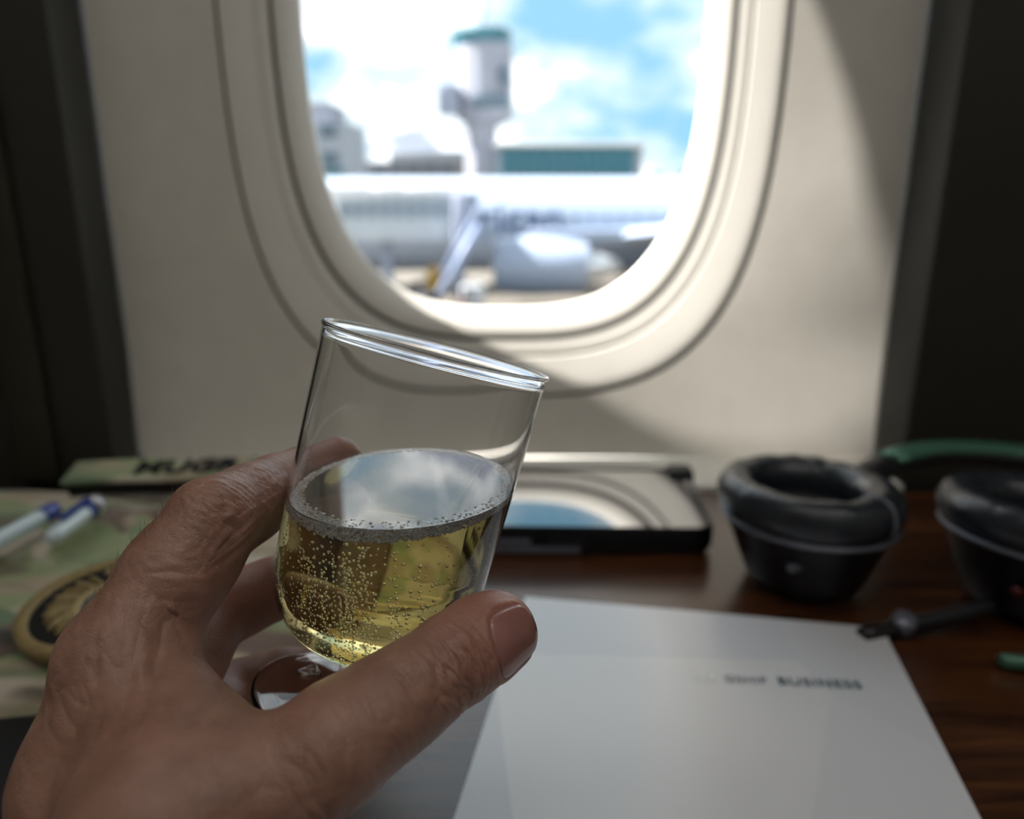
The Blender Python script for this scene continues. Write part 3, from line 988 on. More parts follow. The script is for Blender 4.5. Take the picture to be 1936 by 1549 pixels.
co2 = co + N * disp[:, None]
wco = cam2world(co2)
hand = thing('person', 'bare hand reaching in with thumb and fingers wrapped around the tilted goblet', 'hand', cam2world(np.array([C3(215, 1800, .172)]))[0])
org = np.array(hand.location)
me2.vertices.foreach_set('co', (wco - org[None]).ravel())
att = me2.attributes.new('flush_glow', 'FLOAT', 'POINT')
att.data.foreach_set('value', flush_glow.astype(np.float32))
me2.flip_normals()
me2.polygons.foreach_set('use_smooth', [True] * len(me2.polygons))
me2.materials.clear(); me2.materials.append(M_skin)
me2.update()
body = bpy.data.objects.new('hand_and_forearm', me2)
COL.objects.link(body); body.parent = hand
for nm, c, ax, do, si, ln, wd, S_, nu, nv, out in NAILS:
    # lift the plate a little and let the free edge stand proud
    xs = np.repeat(np.linspace(-1, 1, nu), nv)
    lift = .00012 + .0002 * np.clip(xs - .6, 0, 1) - .0003 * np.clip(-xs - .8, 0, 1)
    top = S_ + out * lift[:, None]
    top = top + ax[None] * (.0006 * np.clip(xs - .6, 0, 1) / .4)[:, None]
    botm = top - out * .0005
    vv = [Vector(p) for p in cam2world(np.concatenate([top, botm]))]
    ff = []; m_ = nu * nv
    for a in range(nu - 1):
        for b in range(nv - 1):
            i = a * nv + b
            ff.append([i, i + 1, i + nv + 1, i + nv]); ff.append([m_ + i, m_ + i + nv, m_ + i + nv + 1, m_ + i + 1])
    edge = [b for b in range(nv)] + [a * nv + nv - 1 for a in range(1, nu)] + [(nu - 1) * nv + b for b in range(nv - 2, -1, -1)] + [a * nv for a in range(nu - 2, 0, -1)]
    for i, j in zip(edge, edge[1:] + edge[:1]): ff.append([i, j, m_ + j, m_ + i])
    nn = mk('fingernail', vv, ff, M_nail, hand, True)
    if nm == 'thumb': nn['label'] = 'broad pink thumbnail'
# short hairs on the back of the index finger and hand
vv, ff = [], []
hc = np.random.default_rng(3)
cand = np.argwhere((N[:, 0] < -.35) & (np.linalg.norm(co - C3(300, 1060, .176)[None], axis=1) < .022))[:, 0]
if len(cand):
    for i in hc.choice(cand, min(110, len(cand)), replace=False):
        p = co2[i]; g = N[i]
        d = g * .6 + np.array([.5, .75, -.1]) * .8 + hc.normal(0, .22, 3); d /= np.linalg.norm(d)
        L = hc.uniform(.0015, .0038)
        pts = [p, p + d * L * .5, p + d * L + np.array([.0004, .0003, 0])]
        v_, f_ = tube_vf([Vector(q) for q in cam2world(np.array(pts))], [.00004, .00003, .00001], 4)
        ff += [[k + len(vv) for k in q] for q in f_]; vv += v_
    tag(mk('hairs', vv, ff, M_hair, hand, True), kind='stuff')

# ------------------------------------------------------------------ smartphone in a rugged case
ph = thing('smartphone', 'smartphone in a thick black case lying flat, its dark screen mirroring the window', 'phone', (.043, .484, TZ))
PHM = Matrix.Translation((.043, .484, TZ)) @ Matrix.Rotation(R(-1.5), 4, 'Z') @ Matrix.Rotation(R(3.2), 4, 'X') @ Matrix.Translation((0, .0, .0027))
PW, PD, PH = .170, .096, .0190
def rr3(w, d, r, z): return [(x, y, z) for x, y in rrect(w, d, r, 8)]
case_loops = [rr3(PW - .006, PD - .006, .010, .0), rr3(PW - .001, PD - .001, .0125, .0035), rr3(PW, PD, .013, .007), rr3(PW, PD, .013, .0135), rr3(PW - .001, PD - .001, .0125, .0160), rr3(PW - .004, PD - .004, .011, PH), rr3(PW - .0065, PD - .0065, .010, PH - .0004), rr3(PW - .008, PD - .008, .009, PH - .0022)]
loft('case', case_loops, M_rubber, ph, PHM, cap0=True, cap1=True, smooth_deg=50)
def screen_mat():
    m, nt, b = new_mat('phone_glass')
    b.inputs['Base Color'].default_value = (.012, .012, .016, 1)
    b.inputs['Roughness'].default_value = .045
    b.inputs['Specular IOR Level'].default_value = 1.0
    b.inputs['Coat Weight'].default_value = 1.0
    b.inputs['Coat IOR'].default_value = 2.2
    b.inputs['Coat Roughness'].default_value = .04
    return m
M_screen = screen_mat()
loft('screen', [rr3(PW - .0085, PD - .0085, .0085, PH - .0021), rr3(PW - .0085, PD - .0085, .0085, PH - .0012)], M_screen, ph, PHM, smooth_deg=30)
for sx in (-1, 1):
    box('corner_bumper', (sx * (PW / 2 - .0075) - .0095, PD / 2 - .0155, .006), (sx * (PW / 2 - .0075) + .0095, PD / 2 + .0015, PH + .0032), M_rubber, ph, .004, PHM, 3)
box('side_grip', (PW / 2 - .0008, -PD / 2 + .016, .004), (PW / 2 + .0012, PD / 2 - .02, .0145), M_rubber, ph, .0009, PHM)
box('volume_button', (-.060, -PD / 2 - .0010, .0072), (-.030, -PD / 2 + .001, .0110), M_trimgrey, ph, .0009, PHM)
box('power_button', (-.018, -PD / 2 - .0010, .0072), (.004, -PD / 2 + .001, .0110), M_black, ph, .0009, PHM)
box('port_flap', (-.055, -PD / 2 - .0008, .0015), (.001, -PD / 2 + .001, .0060), M_trimgrey, ph, .0006, PHM)

# ------------------------------------------------------------------ white booklet
FL, FR = on_z(993, 1128, TZ + .004), on_z(1668, 1190, TZ + .004)
NL, NR_ = on_z(908, 1560, TZ + .004), on_z(1890, 1560, TZ + .004)
bx = (FR - FL); bw_ = bx.length; bx.normalize()
by = (NL - FL); by = (by - bx * by.dot(bx)).normalized()
BL = .285
BOOKM = Matrix(((bx.x, -by.x, 0, FL.x), (bx.y, -by.y, 0, FL.y), (0, 0, 1, TZ), (0, 0, 0, 1)))
bk = thing('booklet', 'white glossy booklet with small printed heading, lying in front of the phone', 'booklet', BOOKM @ Vector((bw_ / 2, -BL / 2, 0)))
def sheet(name, x0, x1, y0, y1, z0, z1, m, parent, M, curl=0.0, nx=14, ny=14):
    vs, fs = [], []
    for lev in (0, 1):
        for j in range(ny + 1):
            for i in range(nx + 1):
                x = x0 + (x1 - x0) * i / nx; y = y0 + (y1 - y0) * j / ny
                c = curl * (math.sin(PI * i / nx) ** 2 * .6 + ((i / nx) ** 3))
                vs.append(M @ Vector((x, y, (z1 if lev else z0) + c)))
    w = nx + 1; h_ = (nx + 1) * (ny + 1)
    for j in range(ny):
        for i in range(nx):
            a = j * w + i
            fs.append([h_ + a, h_ + a + 1, h_ + a + w + 1, h_ + a + w]); fs.append([a, a + w, a + w + 1, a + 1])
    rim = [i for i in range(w)] + [j * w + nx for j in range(1, ny + 1)] + [ny * w + i for i in range(nx - 1, -1, -1)] + [j * w for j in range(ny - 1, 0, -1)]
    for a, b in zip(rim, rim[1:] + rim[:1]): fs.append([a, b, h_ + b, h_ + a])
    o = mk(name, vs, fs, m, parent, True)
    return autosmooth(o, 40)
sheet('pages', .001, bw_ - .001, -BL + .001, -.001, .0003, .0031, M_paper, bk, BOOKM)
cover = sheet('cover', 0, bw_, -BL, 0, .0032, .0038, M_cover, bk, BOOKM, curl=.0010)
# heading
tp = BOOKM.inverted() @ on_z(1311, 1286, TZ + .0048); te = BOOKM.inverted() @ on_z(1636, 1303, TZ + .0048)
ang = math.atan2(te.y - tp.y, te.x - tp.x); tl = (te - tp).length
TM = BOOKM @ Matrix.Translation((tp.x, tp.y, .0049)) @ Matrix.Rotation(ang, 4, 'Z')
hs = tl / 11.4
text_obj('heading_letters_white', 'FLA', hs, TM, M_letter_white, bk, .00005, .0, 1.1)
text_obj('heading_letters_dark', 'GSHIP', hs, TM @ Matrix.Translation((tl * .185, 0, 0)), M_letter_dark, bk, .00005, .0, 1.1)
text_obj('heading_letters_dark', 'BUSINESS', hs * 1.2, TM @ Matrix.Translation((tl * .50, 0, 0)), M_letter_dark, bk, .00005, hs * .02, 1.14)

# ------------------------------------------------------------------ headphones
hp = thing('headphones', 'black over-ear headphones lying with the ear pads turned up', 'headphones', (.20, .40, TZ))
def ear_cup(M, led):
    body = [(0, .0), (.026, .0), (.030, .0015), (.0345, .012), (.0395, .026), (.0435, .035), (.0445, .0375)]
    c = lathe('ear_cup', spline(body, 3) + [(.0445, .0385), (0, .0385)], M_rubber, hp, 56, 1.0, 1.16, M, smooth_deg=45)
    lathe('trim_ring', [(.0435, .0362), (.0457, .0366), (.0463, .0378), (.0457, .0390), (.0435, .0392)], M_trimgrey, hp, 56, 1.0, 1.16, M, closed=True)
    pad = [(.0440, .0392), (.0468, .0425), (.0478, .0480), (.0466, .0545), (.0430, .0590), (.0375, .0603), (.0320, .0585), (.0280, .0540), (.0268, .0480), (.0275, .0400)]
    pv, pf = lathe_vf(spline(pad, 2), 64, 1.0, 1.16)
    q = []
    for v in pv:                                   # soft wrinkles in the padding
        a = math.atan2(v.y, v.x)
        k = 1 + .012 * mnoise.noise(Vector((math.cos(a) * 6, math.sin(a) * 6, v.z * 90)))
        q.append(M @ Vector((v.x * k, v.y * k, v.z + .0012 * mnoise.noise(Vector((math.cos(a) * 7, math.sin(a) * 7, v.x * 40))) if v.z > .045 else v.z)))
    p = mk('ear_pad', q, pf, M_leather, hp, True)
    # stitched seam across the pad
    sv = []
    for t in np.linspace(0, 1, 13):
        ps = spline(pad[1:9], 4); r, z = ps[int(t * (len(ps) - 1))]
        a = R(-72)
        sv.append(M @ Vector(((r + .0003) * math.cos(a), (r + .0003) * math.sin(a) * 1.16, z + .0006)))
    tube('pad_seam', sv, .0011, M_trimgrey, p, 6)
    lathe('driver_cloth', [(0, .0420), (.0272, .0415), (.0272, .0395), (0, .0395)], M_fabric_dark, hp, 40, 1.0, 1.16, M)
    box('control_button', (-.0375, -.0280, .0205), (-.0285, -.0235, .0245), M_trimgrey, c, .0008, M @ Matrix.Rotation(R(12), 4, 'Z'))
    if led:
        lathe('indicator', [(0, .0), (.0030, .0), (.0030, .0022), (.0018, .0032), (0, .0035)], M_red, c, 20, M=M @ Matrix.Translation((-.036, -.0165, .018)) @ Matrix.Rotation(R(-100), 4, 'Y'))
    return c
E1 = Matrix.Translation((.169, .404, TZ + .0005)) @ Matrix.Rotation(R(14), 4, 'Z') @ Matrix.Rotation(R(-3), 4, 'X') @ Matrix.Translation((0, 0, .003))
E2 = Matrix.Translation((.282, .372, TZ + .0005)) @ Matrix.Rotation(R(20), 4, 'Z') @ Matrix.Rotation(R(4), 4, 'Y') @ Matrix.Rotation(R(-3), 4, 'X') @ Matrix.Translation((0, 0, .004))
ear_cup(E1, False); ear_cup(E2, True)
# yokes and folded headband running behind the cups
band = spline([(.214, .440, TZ + .030), (.236, .474, TZ + .040), (.285, .496, TZ + .046), (.345, .490, TZ + .046), (.395, .460, TZ + .042), (.405, .415, TZ + .034), (.365, .385, TZ + .028), (.334, .380, TZ + .024)], 5)
tube('headband', band, .0125, M_rubber, hp, 12, .42, (0, 0, 1))
tube('headband_green_sheen', [(x, y, z + .0042) for x, y, z in band[7:27]], .0105, M_green, hp, 12, .34, (0, 0, 1))  # strip added to carry the green reflection as its own colour
for M in (E1, E2):
    tube('yoke', [M @ Vector(q) for q in spline([(.010, .053, .020), (.034, .046, .022), (.049, .020, .024), (.050, -.010, .024)], 4)], .0048, M_black, hp, 8, .6, (0, 0, 1))
tube('hinge_arm', spline([(.175, .338, TZ + .005), (.200, .345, TZ + .006), (.232, .352, TZ + .009), (.252, .356, TZ + .012)], 4), .0042, M_black, hp, 10)
lathe('hinge_pin', [(0, -.004), (.0055, -.004), (.0062, -.002), (.0062, .002), (.0055, .004), (0, .004)], M_trimgrey, hp, 24, M=frame((.199, .345, TZ + .008), (1, 0, 0), (0, -.3, 1)))
for k, (x, y) in enumerate(((.232, .318), (.243, .300))):
    lathe('cable_plug', [(0, 0), (.0030, .0), (.0036, .002), (.0036, .015), (.0042, .016), (.0042, .024), (.003, .026), (0, .026)], M_green, hp, 20, M=frame((x, y, TZ + .0045), (0, 0, 1), (1, -.18, 0)))
tube('cable', spline([(.258, .296, TZ + .003), (.285, .300, TZ + .003), (.318, .318, TZ + .003), (.345, .335, TZ + .003), (.35, .37, TZ + .004)], 5), .0017, M_black, hp, 8)

# ------------------------------------------------------------------ camouflage jacket, folded
jk = thing('camouflage_jacket', 'folded camouflage uniform jacket with a round gold badge and name tape', 'jacket', (-.25, .41, TZ))
JX0, JX1, JY0, JY1 = -.46, -.085, .262, .525
nx, ny = 96, 72
def jh(x, y):
    """height of the folded cloth above the table"""
    h = .026 + .006 * mnoise.noise(Vector((x * 9, y * 11, 1.3))) + .0025 * mnoise.noise(Vector((x * 26 + y * 18, y * 30, 4.0)))
    # long soft fold running diagonally (pocket flap edge)
    d = (y - .335) - (x + .30) * 1.05
    h += .006 / (1 + math.exp(-d / .004)) - .003
    d2 = (y - .47) - (x + .30) * .25
    h += .006 / (1 + math.exp(-d2 / .006))
    h -= .004 * math.exp(-((d - .004) / .006) ** 2)
    h -= .022 / (1 + math.exp(-(y - .462 - .01 * math.sin(x * 14)) / .004))
    return max(h, .005)
def jedge(x, y):
    e1 = min((x - JX0), (JX1 - x) + .010 * math.sin(y * 40), (y - JY0) - .012 * math.sin((x + .3) * 18), (JY1 - y))
    t = max(0.0, min(1.0, e1 / .024))
    return math.sqrt(1 - (1 - t) ** 2)
vs, fs = [], []
for j in range(ny + 1):
    for i in range(nx + 1):
        x = JX0 + (JX1 - JX0) * i / nx; y = JY0 + (JY1 - JY0) * j / ny
        ed = jedge(x, y)
        vs.append((x, y, TZ + .0012 + jh(x, y) * ed))
for j in range(ny):
    for i in range(nx):
        a = j * (nx + 1) + i
        fs.append([a, a + 1, a + nx + 2, a + nx + 1])
nb = len(vs)
rim = [i for i in range(nx + 1)] + [j * (nx + 1) + nx for j in range(1, ny + 1)] + [ny * (nx + 1) + i for i in range(nx - 1, -1, -1)] + [j * (nx + 1) for j in range(ny - 1, 0, -1)]
for a in rim: vs.append((vs[a][0], vs[a][1], TZ + .0004))
for k in range(len(rim)): fs.append([rim[k], rim[(k + 1) % len(rim)], nb + (k + 1) % len(rim), nb + k])
fs.append([nb + k for k in range(len(rim))][::-1])
mk('body', vs, fs, M_camo, jk, True)
def jtop(x, y): return TZ + .0012 + jh(x, y) * jedge(x, y)
# pen pocket: a low channel strip beside each pen, stitched down
def strip(name, pts, w, m, parent, th=.0016):
    vs, fs = [], []
    pts = [Vector(p) for p in pts]
    for i, p in enumerate(pts):
        t = (pts[min(i + 1, len(pts) - 1)] - pts[max(i - 1, 0)]); t.z = 0; t.normalize()
        nrm = Vector((-t.y, t.x, 0))
        for s, z in ((-w, -.0012), (-w, th * .7), (-w * .8, th), (w * .8, th), (w, th * .7), (w, -.0012)): vs.append(p + nrm * s + Vector((0, 0, z)))
    for i in range(len(pts) - 1):
        for k in range(6):
            k2 = (k + 1) % 6
            fs.append([i * 6 + k, i * 6 + k2, (i + 1) * 6 + k2, (i + 1) * 6 + k])
    fs.append(list(range(6))); fs.append([(len(pts) - 1) * 6 + k for k in range(6)])
    return mk(name, vs, fs, m, parent, True)
# badge: gold braided rim, black field, feathered wings, slate centre
BC = on_z(205, 1148, TZ + .032)
BR = .0375
bz0 = jtop(BC.x, BC.y)
bn = Vector((-.04, -.10, 1)).normalized()
BMx = frame((BC.x, BC.y, TZ + .0335), (1, 0, 0), bn)
bd = lathe('badge', [(0, -.004), (BR - .001, -.004), (BR - .0005, .0), (BR - .003, .0012), (0, .0012)], M_thread_black, jk, 72, M=BMx, smooth_deg=35)
bd['label'] = 'round black badge with gold embroidery'
lathe('gold_rim', [(BR - .0055, .0008), (BR - .0045, .0026), (BR - .002, .0032), (BR + .0004, .0024), (BR + .001, .0), (BR + .0005, -.0035), (BR - .004, -.0035)], M_gold, bd, 96, M=BMx, closed=True)
lathe('inner_ring', [(.0105, .0010), (.0112, .0026), (.0130, .0030), (.0146, .0026), (.0150, .0010)], M_gold2, bd, 56, M=BMx, closed=True, sx=1.0, sy=1.15)
lathe('slate_centre', [(0, .0024), (.0085, .0022), (.0108, .0012), (.0108, .0008), (0, .0008)], M_slate, bd, 48, M=BMx, sx=1.0, sy=1.15)
fe_v, fe_f = lathe_vf([(0, .0), (.0016, .001), (.0023, .005), (.0022, .009), (.0015, .0118), (0, .0128)], 10, 1.0, .55)
for sgn in (-1, 1):
    for k in range(13):
        a = R(235 - 14 * k) if sgn < 0 else R(-55 + 14 * k)
        if 60 < (math.degrees(a) % 360) < 120: continue
        rr_ = .0140
        Mf = BMx @ Matrix.Translation((rr_ * math.cos(a) * 1.02, rr_ * math.sin(a) * 1.06, .0022)) @ Matrix.Rotation(a + sgn * R(-24), 4, 'Z') @ Matrix.Rotation(R(90), 4, 'Y')
        fo = mk('feather', [Mf @ v for v in fe_v], fe_f, M_gold2 if k % 2 else M_gold, bd, True)
for k in range(7):
    a = R(64 + 8.7 * k)
    Mf = BMx @ Matrix.Translation((.0215 * math.cos(a) * 1.05, .0255 * math.sin(a), .0022))
    lathe('crest_bead', [(0, -.001), (.0019, -.0004), (.0021, .0006), (.0012, .0016), (0, .0019)], M_gold2, bd, 12, M=Mf)
# name tape, lifted at its end above black hook backing
NT0, NT1 = P(118, 922, .505), P(480, 916, .515)
ntx = (NT1 - NT0); ntl = ntx.length; ntx.normalize()
ntn = Vector((0, -.18, .98)).normalized()
NTM = frame(NT0, ntx, ntn)
def tape(name, x0, x1, y0, y1, z0, z1, m, parent, wave):
    vs, fs = [], []
    n_ = 24
    for i in range(n_ + 1):
        x = x0 + (x1 - x0) * i / n_
        w = wave * math.sin(i / n_ * 7)
        for y, z in ((y0, z0), (y1, z0), (y1, z1), (y0, z1)): vs.append(NTM @ Vector((x, y, z + w)))
    for i in range(n_):
        for k in range(4): fs.append([i * 4 + k, i * 4 + (k + 1) % 4, (i + 1) * 4 + (k + 1) % 4, (i + 1) * 4 + k])
    fs.append([0, 1, 2, 3]); fs.append([n_ * 4 + k for k in range(4)])
    return autosmooth(mk(name, vs, fs, m, parent, True), 40)
nt_ = tape('name_tape', 0, ntl, -.001, .026, .002, .0045, M_camo, jk, .0006)
tape('hook_backing', .003, ntl - .002, -.0005, .024, -.0075, .0018, M_velcro, nt_, .0008)
text_obj('name_letters', 'MUGR', .0235, NTM @ Matrix.Translation((ntl * .35, .0055, .0051)), M_thread_black, nt_, .0004, .0009, 1.05)

# ------------------------------------------------------------------ two ballpoint pens
def pen(label, p0, p1, clip):
    d = (p1 - p0); L = d.length; d.normalize()
    t = thing('ballpoint_pen', label, 'pen', p0, 'pens on the camouflage jacket')
    M = frame(p0, Vector((0, 0, 1)), d)
    r = .0046
    lathe('barrel', spline([(0, .0), (r * .55, .0006), (r * .92, .0030), (r, .008), (r, L * .5), (r, L - .012)], 3) + [(0, L - .012)], M_penwhite, t, 24, M=M)
    lathe('cap_end', [(0, L - .0115), (r * 1.06, L - .0115), (r * 1.06, L - .004), (r * .8, L - .001), (0, L)], M_penblue, t, 24, M=M, smooth_deg=40)
    if clip:
        box('clip', (r * 1.25, -.0020, L - .030), (r * 1.55, .0020, L - .006), M_penblue, t, .0006, M)
        lathe('clip_collar', [(r * .9, L - .0075), (r * 1.5, L - .0075), (r * 1.6, L - .005), (r * 1.5, L - .0015), (r * .9, L - .0015)], M_pensilver, t, 24, M=M, closed=True)
    return t
pz = TZ + .046
a0 = on_z(92, 1022, TZ + .042); a1 = on_z(186, 952, TZ + .0455)
pen('white ballpoint pen with blue clip, nearer the badge', a0, a1, True)
b0 = on_z(-45, 1045, TZ + .042); b1 = on_z(110, 960, TZ + .045)
pen('white ballpoint pen with plain blue end, farther from the badge', b0, b1, False)

# ------------------------------------------------------------------ notebook under the jacket
nbk = thing('notebook', 'black notebook with pale page edges lying partly under the jacket', 'notebook', (-.20, .235, TZ))
NBM = Matrix.Translation((-.215, .222, TZ)) @ Matrix.Rotation(R(9), 4, 'Z')
box('back_cover', (-.13, -.05, .0005), (.10, .045, .0020), M_notebook, nbk, .0005, NBM)
box('page_block', (-.128, -.048, .0021), (.098, .043, .0095), M_paper, nbk, .0005, NBM)
box('front_cover', (-.13, -.05, .0096), (.10, .045, .0112), M_notebook, nbk, .0005, NBM)

# ------------------------------------------------------------------ outside: the airport apron
GZ = CAM.z - 6.4
M_apron = mat('apron_concrete', (.12, .108, .09), .8, var=.10, scale=.12)
M_tower = mat('tower_concrete', (.28, .295, .35), .7, var=.04, scale=.3)
M_tower2 = mat('tower_panel', (.25, .28, .36), .7, var=.04, scale=.3)
M_teal = mat('teal_glass', (.03, .155, .21), .3, var=.15, scale=.2)
M_tealcap = mat('teal_cap', (.06, .15, .18), .3)
M_darkglass = mat('dark_glass', (.09, .13, .17), .2)
M_bldg = mat('pale_building', (.32, .35, .40), .8, var=.05, scale=.3)
M_bldg2 = mat('grey_building', (.25, .24, .25), .8, var=.06, scale=.3)
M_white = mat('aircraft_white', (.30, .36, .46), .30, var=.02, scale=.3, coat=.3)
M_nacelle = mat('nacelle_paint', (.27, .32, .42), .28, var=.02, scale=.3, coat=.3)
M_alu = mat('bare_aluminium', (.60, .61, .63), .3, .7)
M_intake = mat('intake_dark', (.06, .06, .07), .5)
M_blue_letter = mat('fuselage_lettering', (.04, .08, .20), .5)
M_jet = mat('jetbridge_panel', (.50, .54, .58), .6, var=.06, scale=.4)
M_jetroof = mat('jetbridge_roof', (.70, .72, .74), .5)
M_jetglass = mat('jetbridge_glass', (.16, .21, .26), .2)
M_yellow = mat('loader_yellow', (.45, .26, .03), .5)
M_tyre = mat('tyre', (.02, .02, .022), .8)
M_van = mat('van_white', (.55, .56, .57), .35)
M_orange = mat('orange_paint', (.45, .12, .05), .5)
M_blueframe = mat('stair_blue', (.26, .32, .46), .45)
M_dark = mat('cart_dark', (.05, .05, .06), .6)
M_tree = mat('tree_green', (.06, .10, .05), .9, var=.3, scale=.8)

ap = box('ground', (-400, .9 + 2, GZ - .3), (400, 900, GZ), M_apron)
tag(ap, kind='structure')

def at(u, v, y): return on_y(u, v, y)

# control tower
TY = 150.0
def tx(u, y=TY): return on_y(u, 300, y).x
def tz(v, y=TY): return on_y(968, v, y).z
tw = thing('control_tower', 'tall pale airport control tower with teal glazed cab', 'tower', (tx(912), TY, GZ))
def prism(name, cx, cy, rad, z0, z1, m, parent, n=8, rad1=None, rot=R(22.5)):
    rad1 = rad if rad1 is None else rad1
    lp = [[(cx + r * math.cos(2 * PI * k / n + rot), cy + r * math.sin(2 * PI * k / n + rot), z) for k in range(n)] for r, z in ((rad, z0), (rad1, z1))]
    return loft(name, lp, m, parent, smooth_deg=20)
cx = tx(914)
pw = (tx(941) - tx(880)) / 2
prism('shaft', tx(910), TY, pw * 1.05, GZ, tz(229), M_tower, tw, 8)
sh = prism('neck', tx(916), TY, pw * 1.1, tz(238), tz(227), M_tower2, tw, 8, (tx(968) - tx(864)) / 2)
cabr = (tx(969) - tx(864)) / 2
bodyo = prism('service_levels', tx(917), TY, cabr * 1.04, tz(226), tz(86), M_tower, tw, 12, cabr * 1.0)
prism('cab_glass', tx(912), TY, cabr * .98, tz(88), tz(68), M_teal, tw, 12, cabr * 1.06)
prism('cab_roof', tx(912), TY, cabr * 1.12, tz(68), tz(58), M_tealcap, tw, 12, cabr * 1.0)
prism('roof_cap', tx(912), TY, cabr * .6, tz(58), tz(46), M_tower2, tw, 12, cabr * .3)
tube('antenna', [(tx(915), TY, tz(47)), (tx(915), TY, tz(8))], .35, M_tower2, tw, 6)
box('balcony_box', (tx(835), TY - 5.2, tz(220)), (tx(872), TY - 1.5, tz(166)), M_tower2, tw, .2)
box('window', (tx(895), TY - cabr * 1.14, tz(210)), (tx(964), TY - cabr * .7, tz(187)), M_darkglass, bodyo, .1)
box('window', (tx(946), TY - cabr * 1.02, tz(166)), (tx(964), TY - cabr * .5, tz(136)), M_darkglass, bodyo, .1)

# terminal with a teal glass front
TY2 = 130.0
te = thing('terminal_building', 'terminal with a long teal glass front right of the control tower', 'building', (tx(1075, TY2), TY2, GZ))
box('wall', (tx(936, TY2), TY2 + .5, GZ), (tx(1216, TY2), TY2 + 14, tz(274, TY2)), M_bldg, te)
box('roof', (tx(934, TY2), TY2 - .8, tz(277, TY2)), (tx(1220, TY2), TY2 + 14.5, tz(268, TY2)), M_jetroof, te, .1)
npan = 14
px0, px1 = tx(947, TY2), tx(1200, TY2)
shared = None
for k in range(npan):
    w = (px1 - px0) / npan
    if shared is None:
        o = box('glass_pane', (px0 + .12, TY2 - .1, tz(331, TY2)), (px0 + w - .12, TY2 + .45, tz(279, TY2)), M_teal, te)
        shared = o
    else:
        o = shared.copy(); COL.objects.link(o); o.parent = te; o.location = Vector((w * k, 0, 0))
# low terminal wing behind, left
lw = thing('concourse_building', 'low grey concourse roofline left of the control tower', 'building', (tx(770, 170), 170, GZ))
box('wall', (tx(664, 170), 168, GZ), (tx(880, 170), 180, tz(306, 170)), M_bldg2, lw)
box('roof', (tx(740, 170), 167, tz(306, 170)), (tx(880, 170), 181, tz(286, 170)), M_bldg, lw, .2)
for k in range(6):
    u0 = 676 + k * 32
    box('window', (tx(u0, 170), 167.7, tz(330, 170)), (tx(u0 + 22, 170), 168.2, tz(314, 170)), M_darkglass, lw)
# tall block at the left edge of the window
lb = thing('gate_building', 'pale stepped gate building beyond the jet bridge', 'building', (tx(630, 110), 110, GZ))
wa = box('wall', (tx(560, 110), 109, GZ), (tx(663, 110), 122, tz(232, 110)), M_bldg, lb)
box('roof_level', (tx(560, 110), 111, tz(232, 110)), (tx(628, 110), 121, tz(192, 110)), M_tower, lb)
for k in range(2):
    box('window', (tx(612, 110), 108.8, tz(262 + 52 * k, 110)), (tx(642, 110), 109.3, tz(236 + 52 * k, 110)), M_darkglass, wa)
box('glass_front', (tx(612, 110), 108.7, tz(345, 110)), (tx(650, 110), 109.3, tz(318, 110)), M_tealcap, wa)
# distant trees at the horizon, right
for k, (u, v) in enumerate(((1238, 325), (1290, 322), (1345, 328))):
    q = on_y(u, 352, 220)
    t = thing('tree', ('round dark tree on the horizon beside the terminal', 'wide dark tree on the horizon between two others', 'low dark tree on the horizon farthest from the terminal')[k], 'tree', (q.x, 220, GZ), 'trees on the horizon')
    tube('trunk', [(q.x, 220, GZ), (q.x, 220, tz(345, 220))], .3, M_dark, t, 6)
    cv, cf = [], []
    for _ in range(9):
        c = Vector((q.x + random.uniform(-1.1, 1.1), 220 + random.uniform(-1, 1), tz(v + 14, 220) + random.uniform(-1.0, 1.2)))
        o_ = len(cv); cv += [c + w_ * random.uniform(1.3, 1.9) for w_ in ICO_V]; cf += [[i + o_ for i in f_] for f_ in ICO_F]
    mk('crown', cv, cf, M_tree, t, True, recalc=False)

# parked airliner, nose to the left
AY = 52.0
fr = 3.0
fz = tz(425, AY)
al = thing('airliner', 'parked white airliner with engine and wing, beyond the window', 'airplane', (4, AY, GZ))
fus = [(-26.0, .05), (-25.6, .7), (-24.6, 1.35), (-22.5, 2.15), (-19.5, 2.75), (-16, 3.0), (20, 3.0), (30, 2.6), (38, 1.6), (44, .5)]
lp = []
for x, r in fus:
    lp.append([(x, AY + r * math.cos(2 * PI * k / 48), fz + r * math.sin(2 * PI * k / 48) - (.5 if x < -22 else 0) * (1 - r / 3.0) + (1.2 * (x - 20) / 24 if x > 20 else 0)) for k in range(48)])
fo = loft('fuselage', lp, M_white, al, smooth_deg=40)
# wing towards us, swept back to the right
def wing_sec(x, y, z, chord, th):
    prof = [(0, 0), (.02, .35), (.1, .75), (.3, 1.0), (.6, .7), (1, .03), (.6, -.35), (.3, -.55), (.1, -.45), (.02, -.25)]
    return [(x + a * chord, y, z + b * th) for a, b in prof]
wz = tz(436, 47)
loft('wing', [wing_sec(2.6, AY - 1.5, wz - .9, 11.0, .85), wing_sec(6.2, AY - 9, wz - .1, 7.4, .6), wing_sec(12.5, AY - 20, wz + 1.4, 4.0, .35), wing_sec(15.5, AY - 27, wz + 2.6, 1.6, .15)], M_white, al, smooth_deg=50)
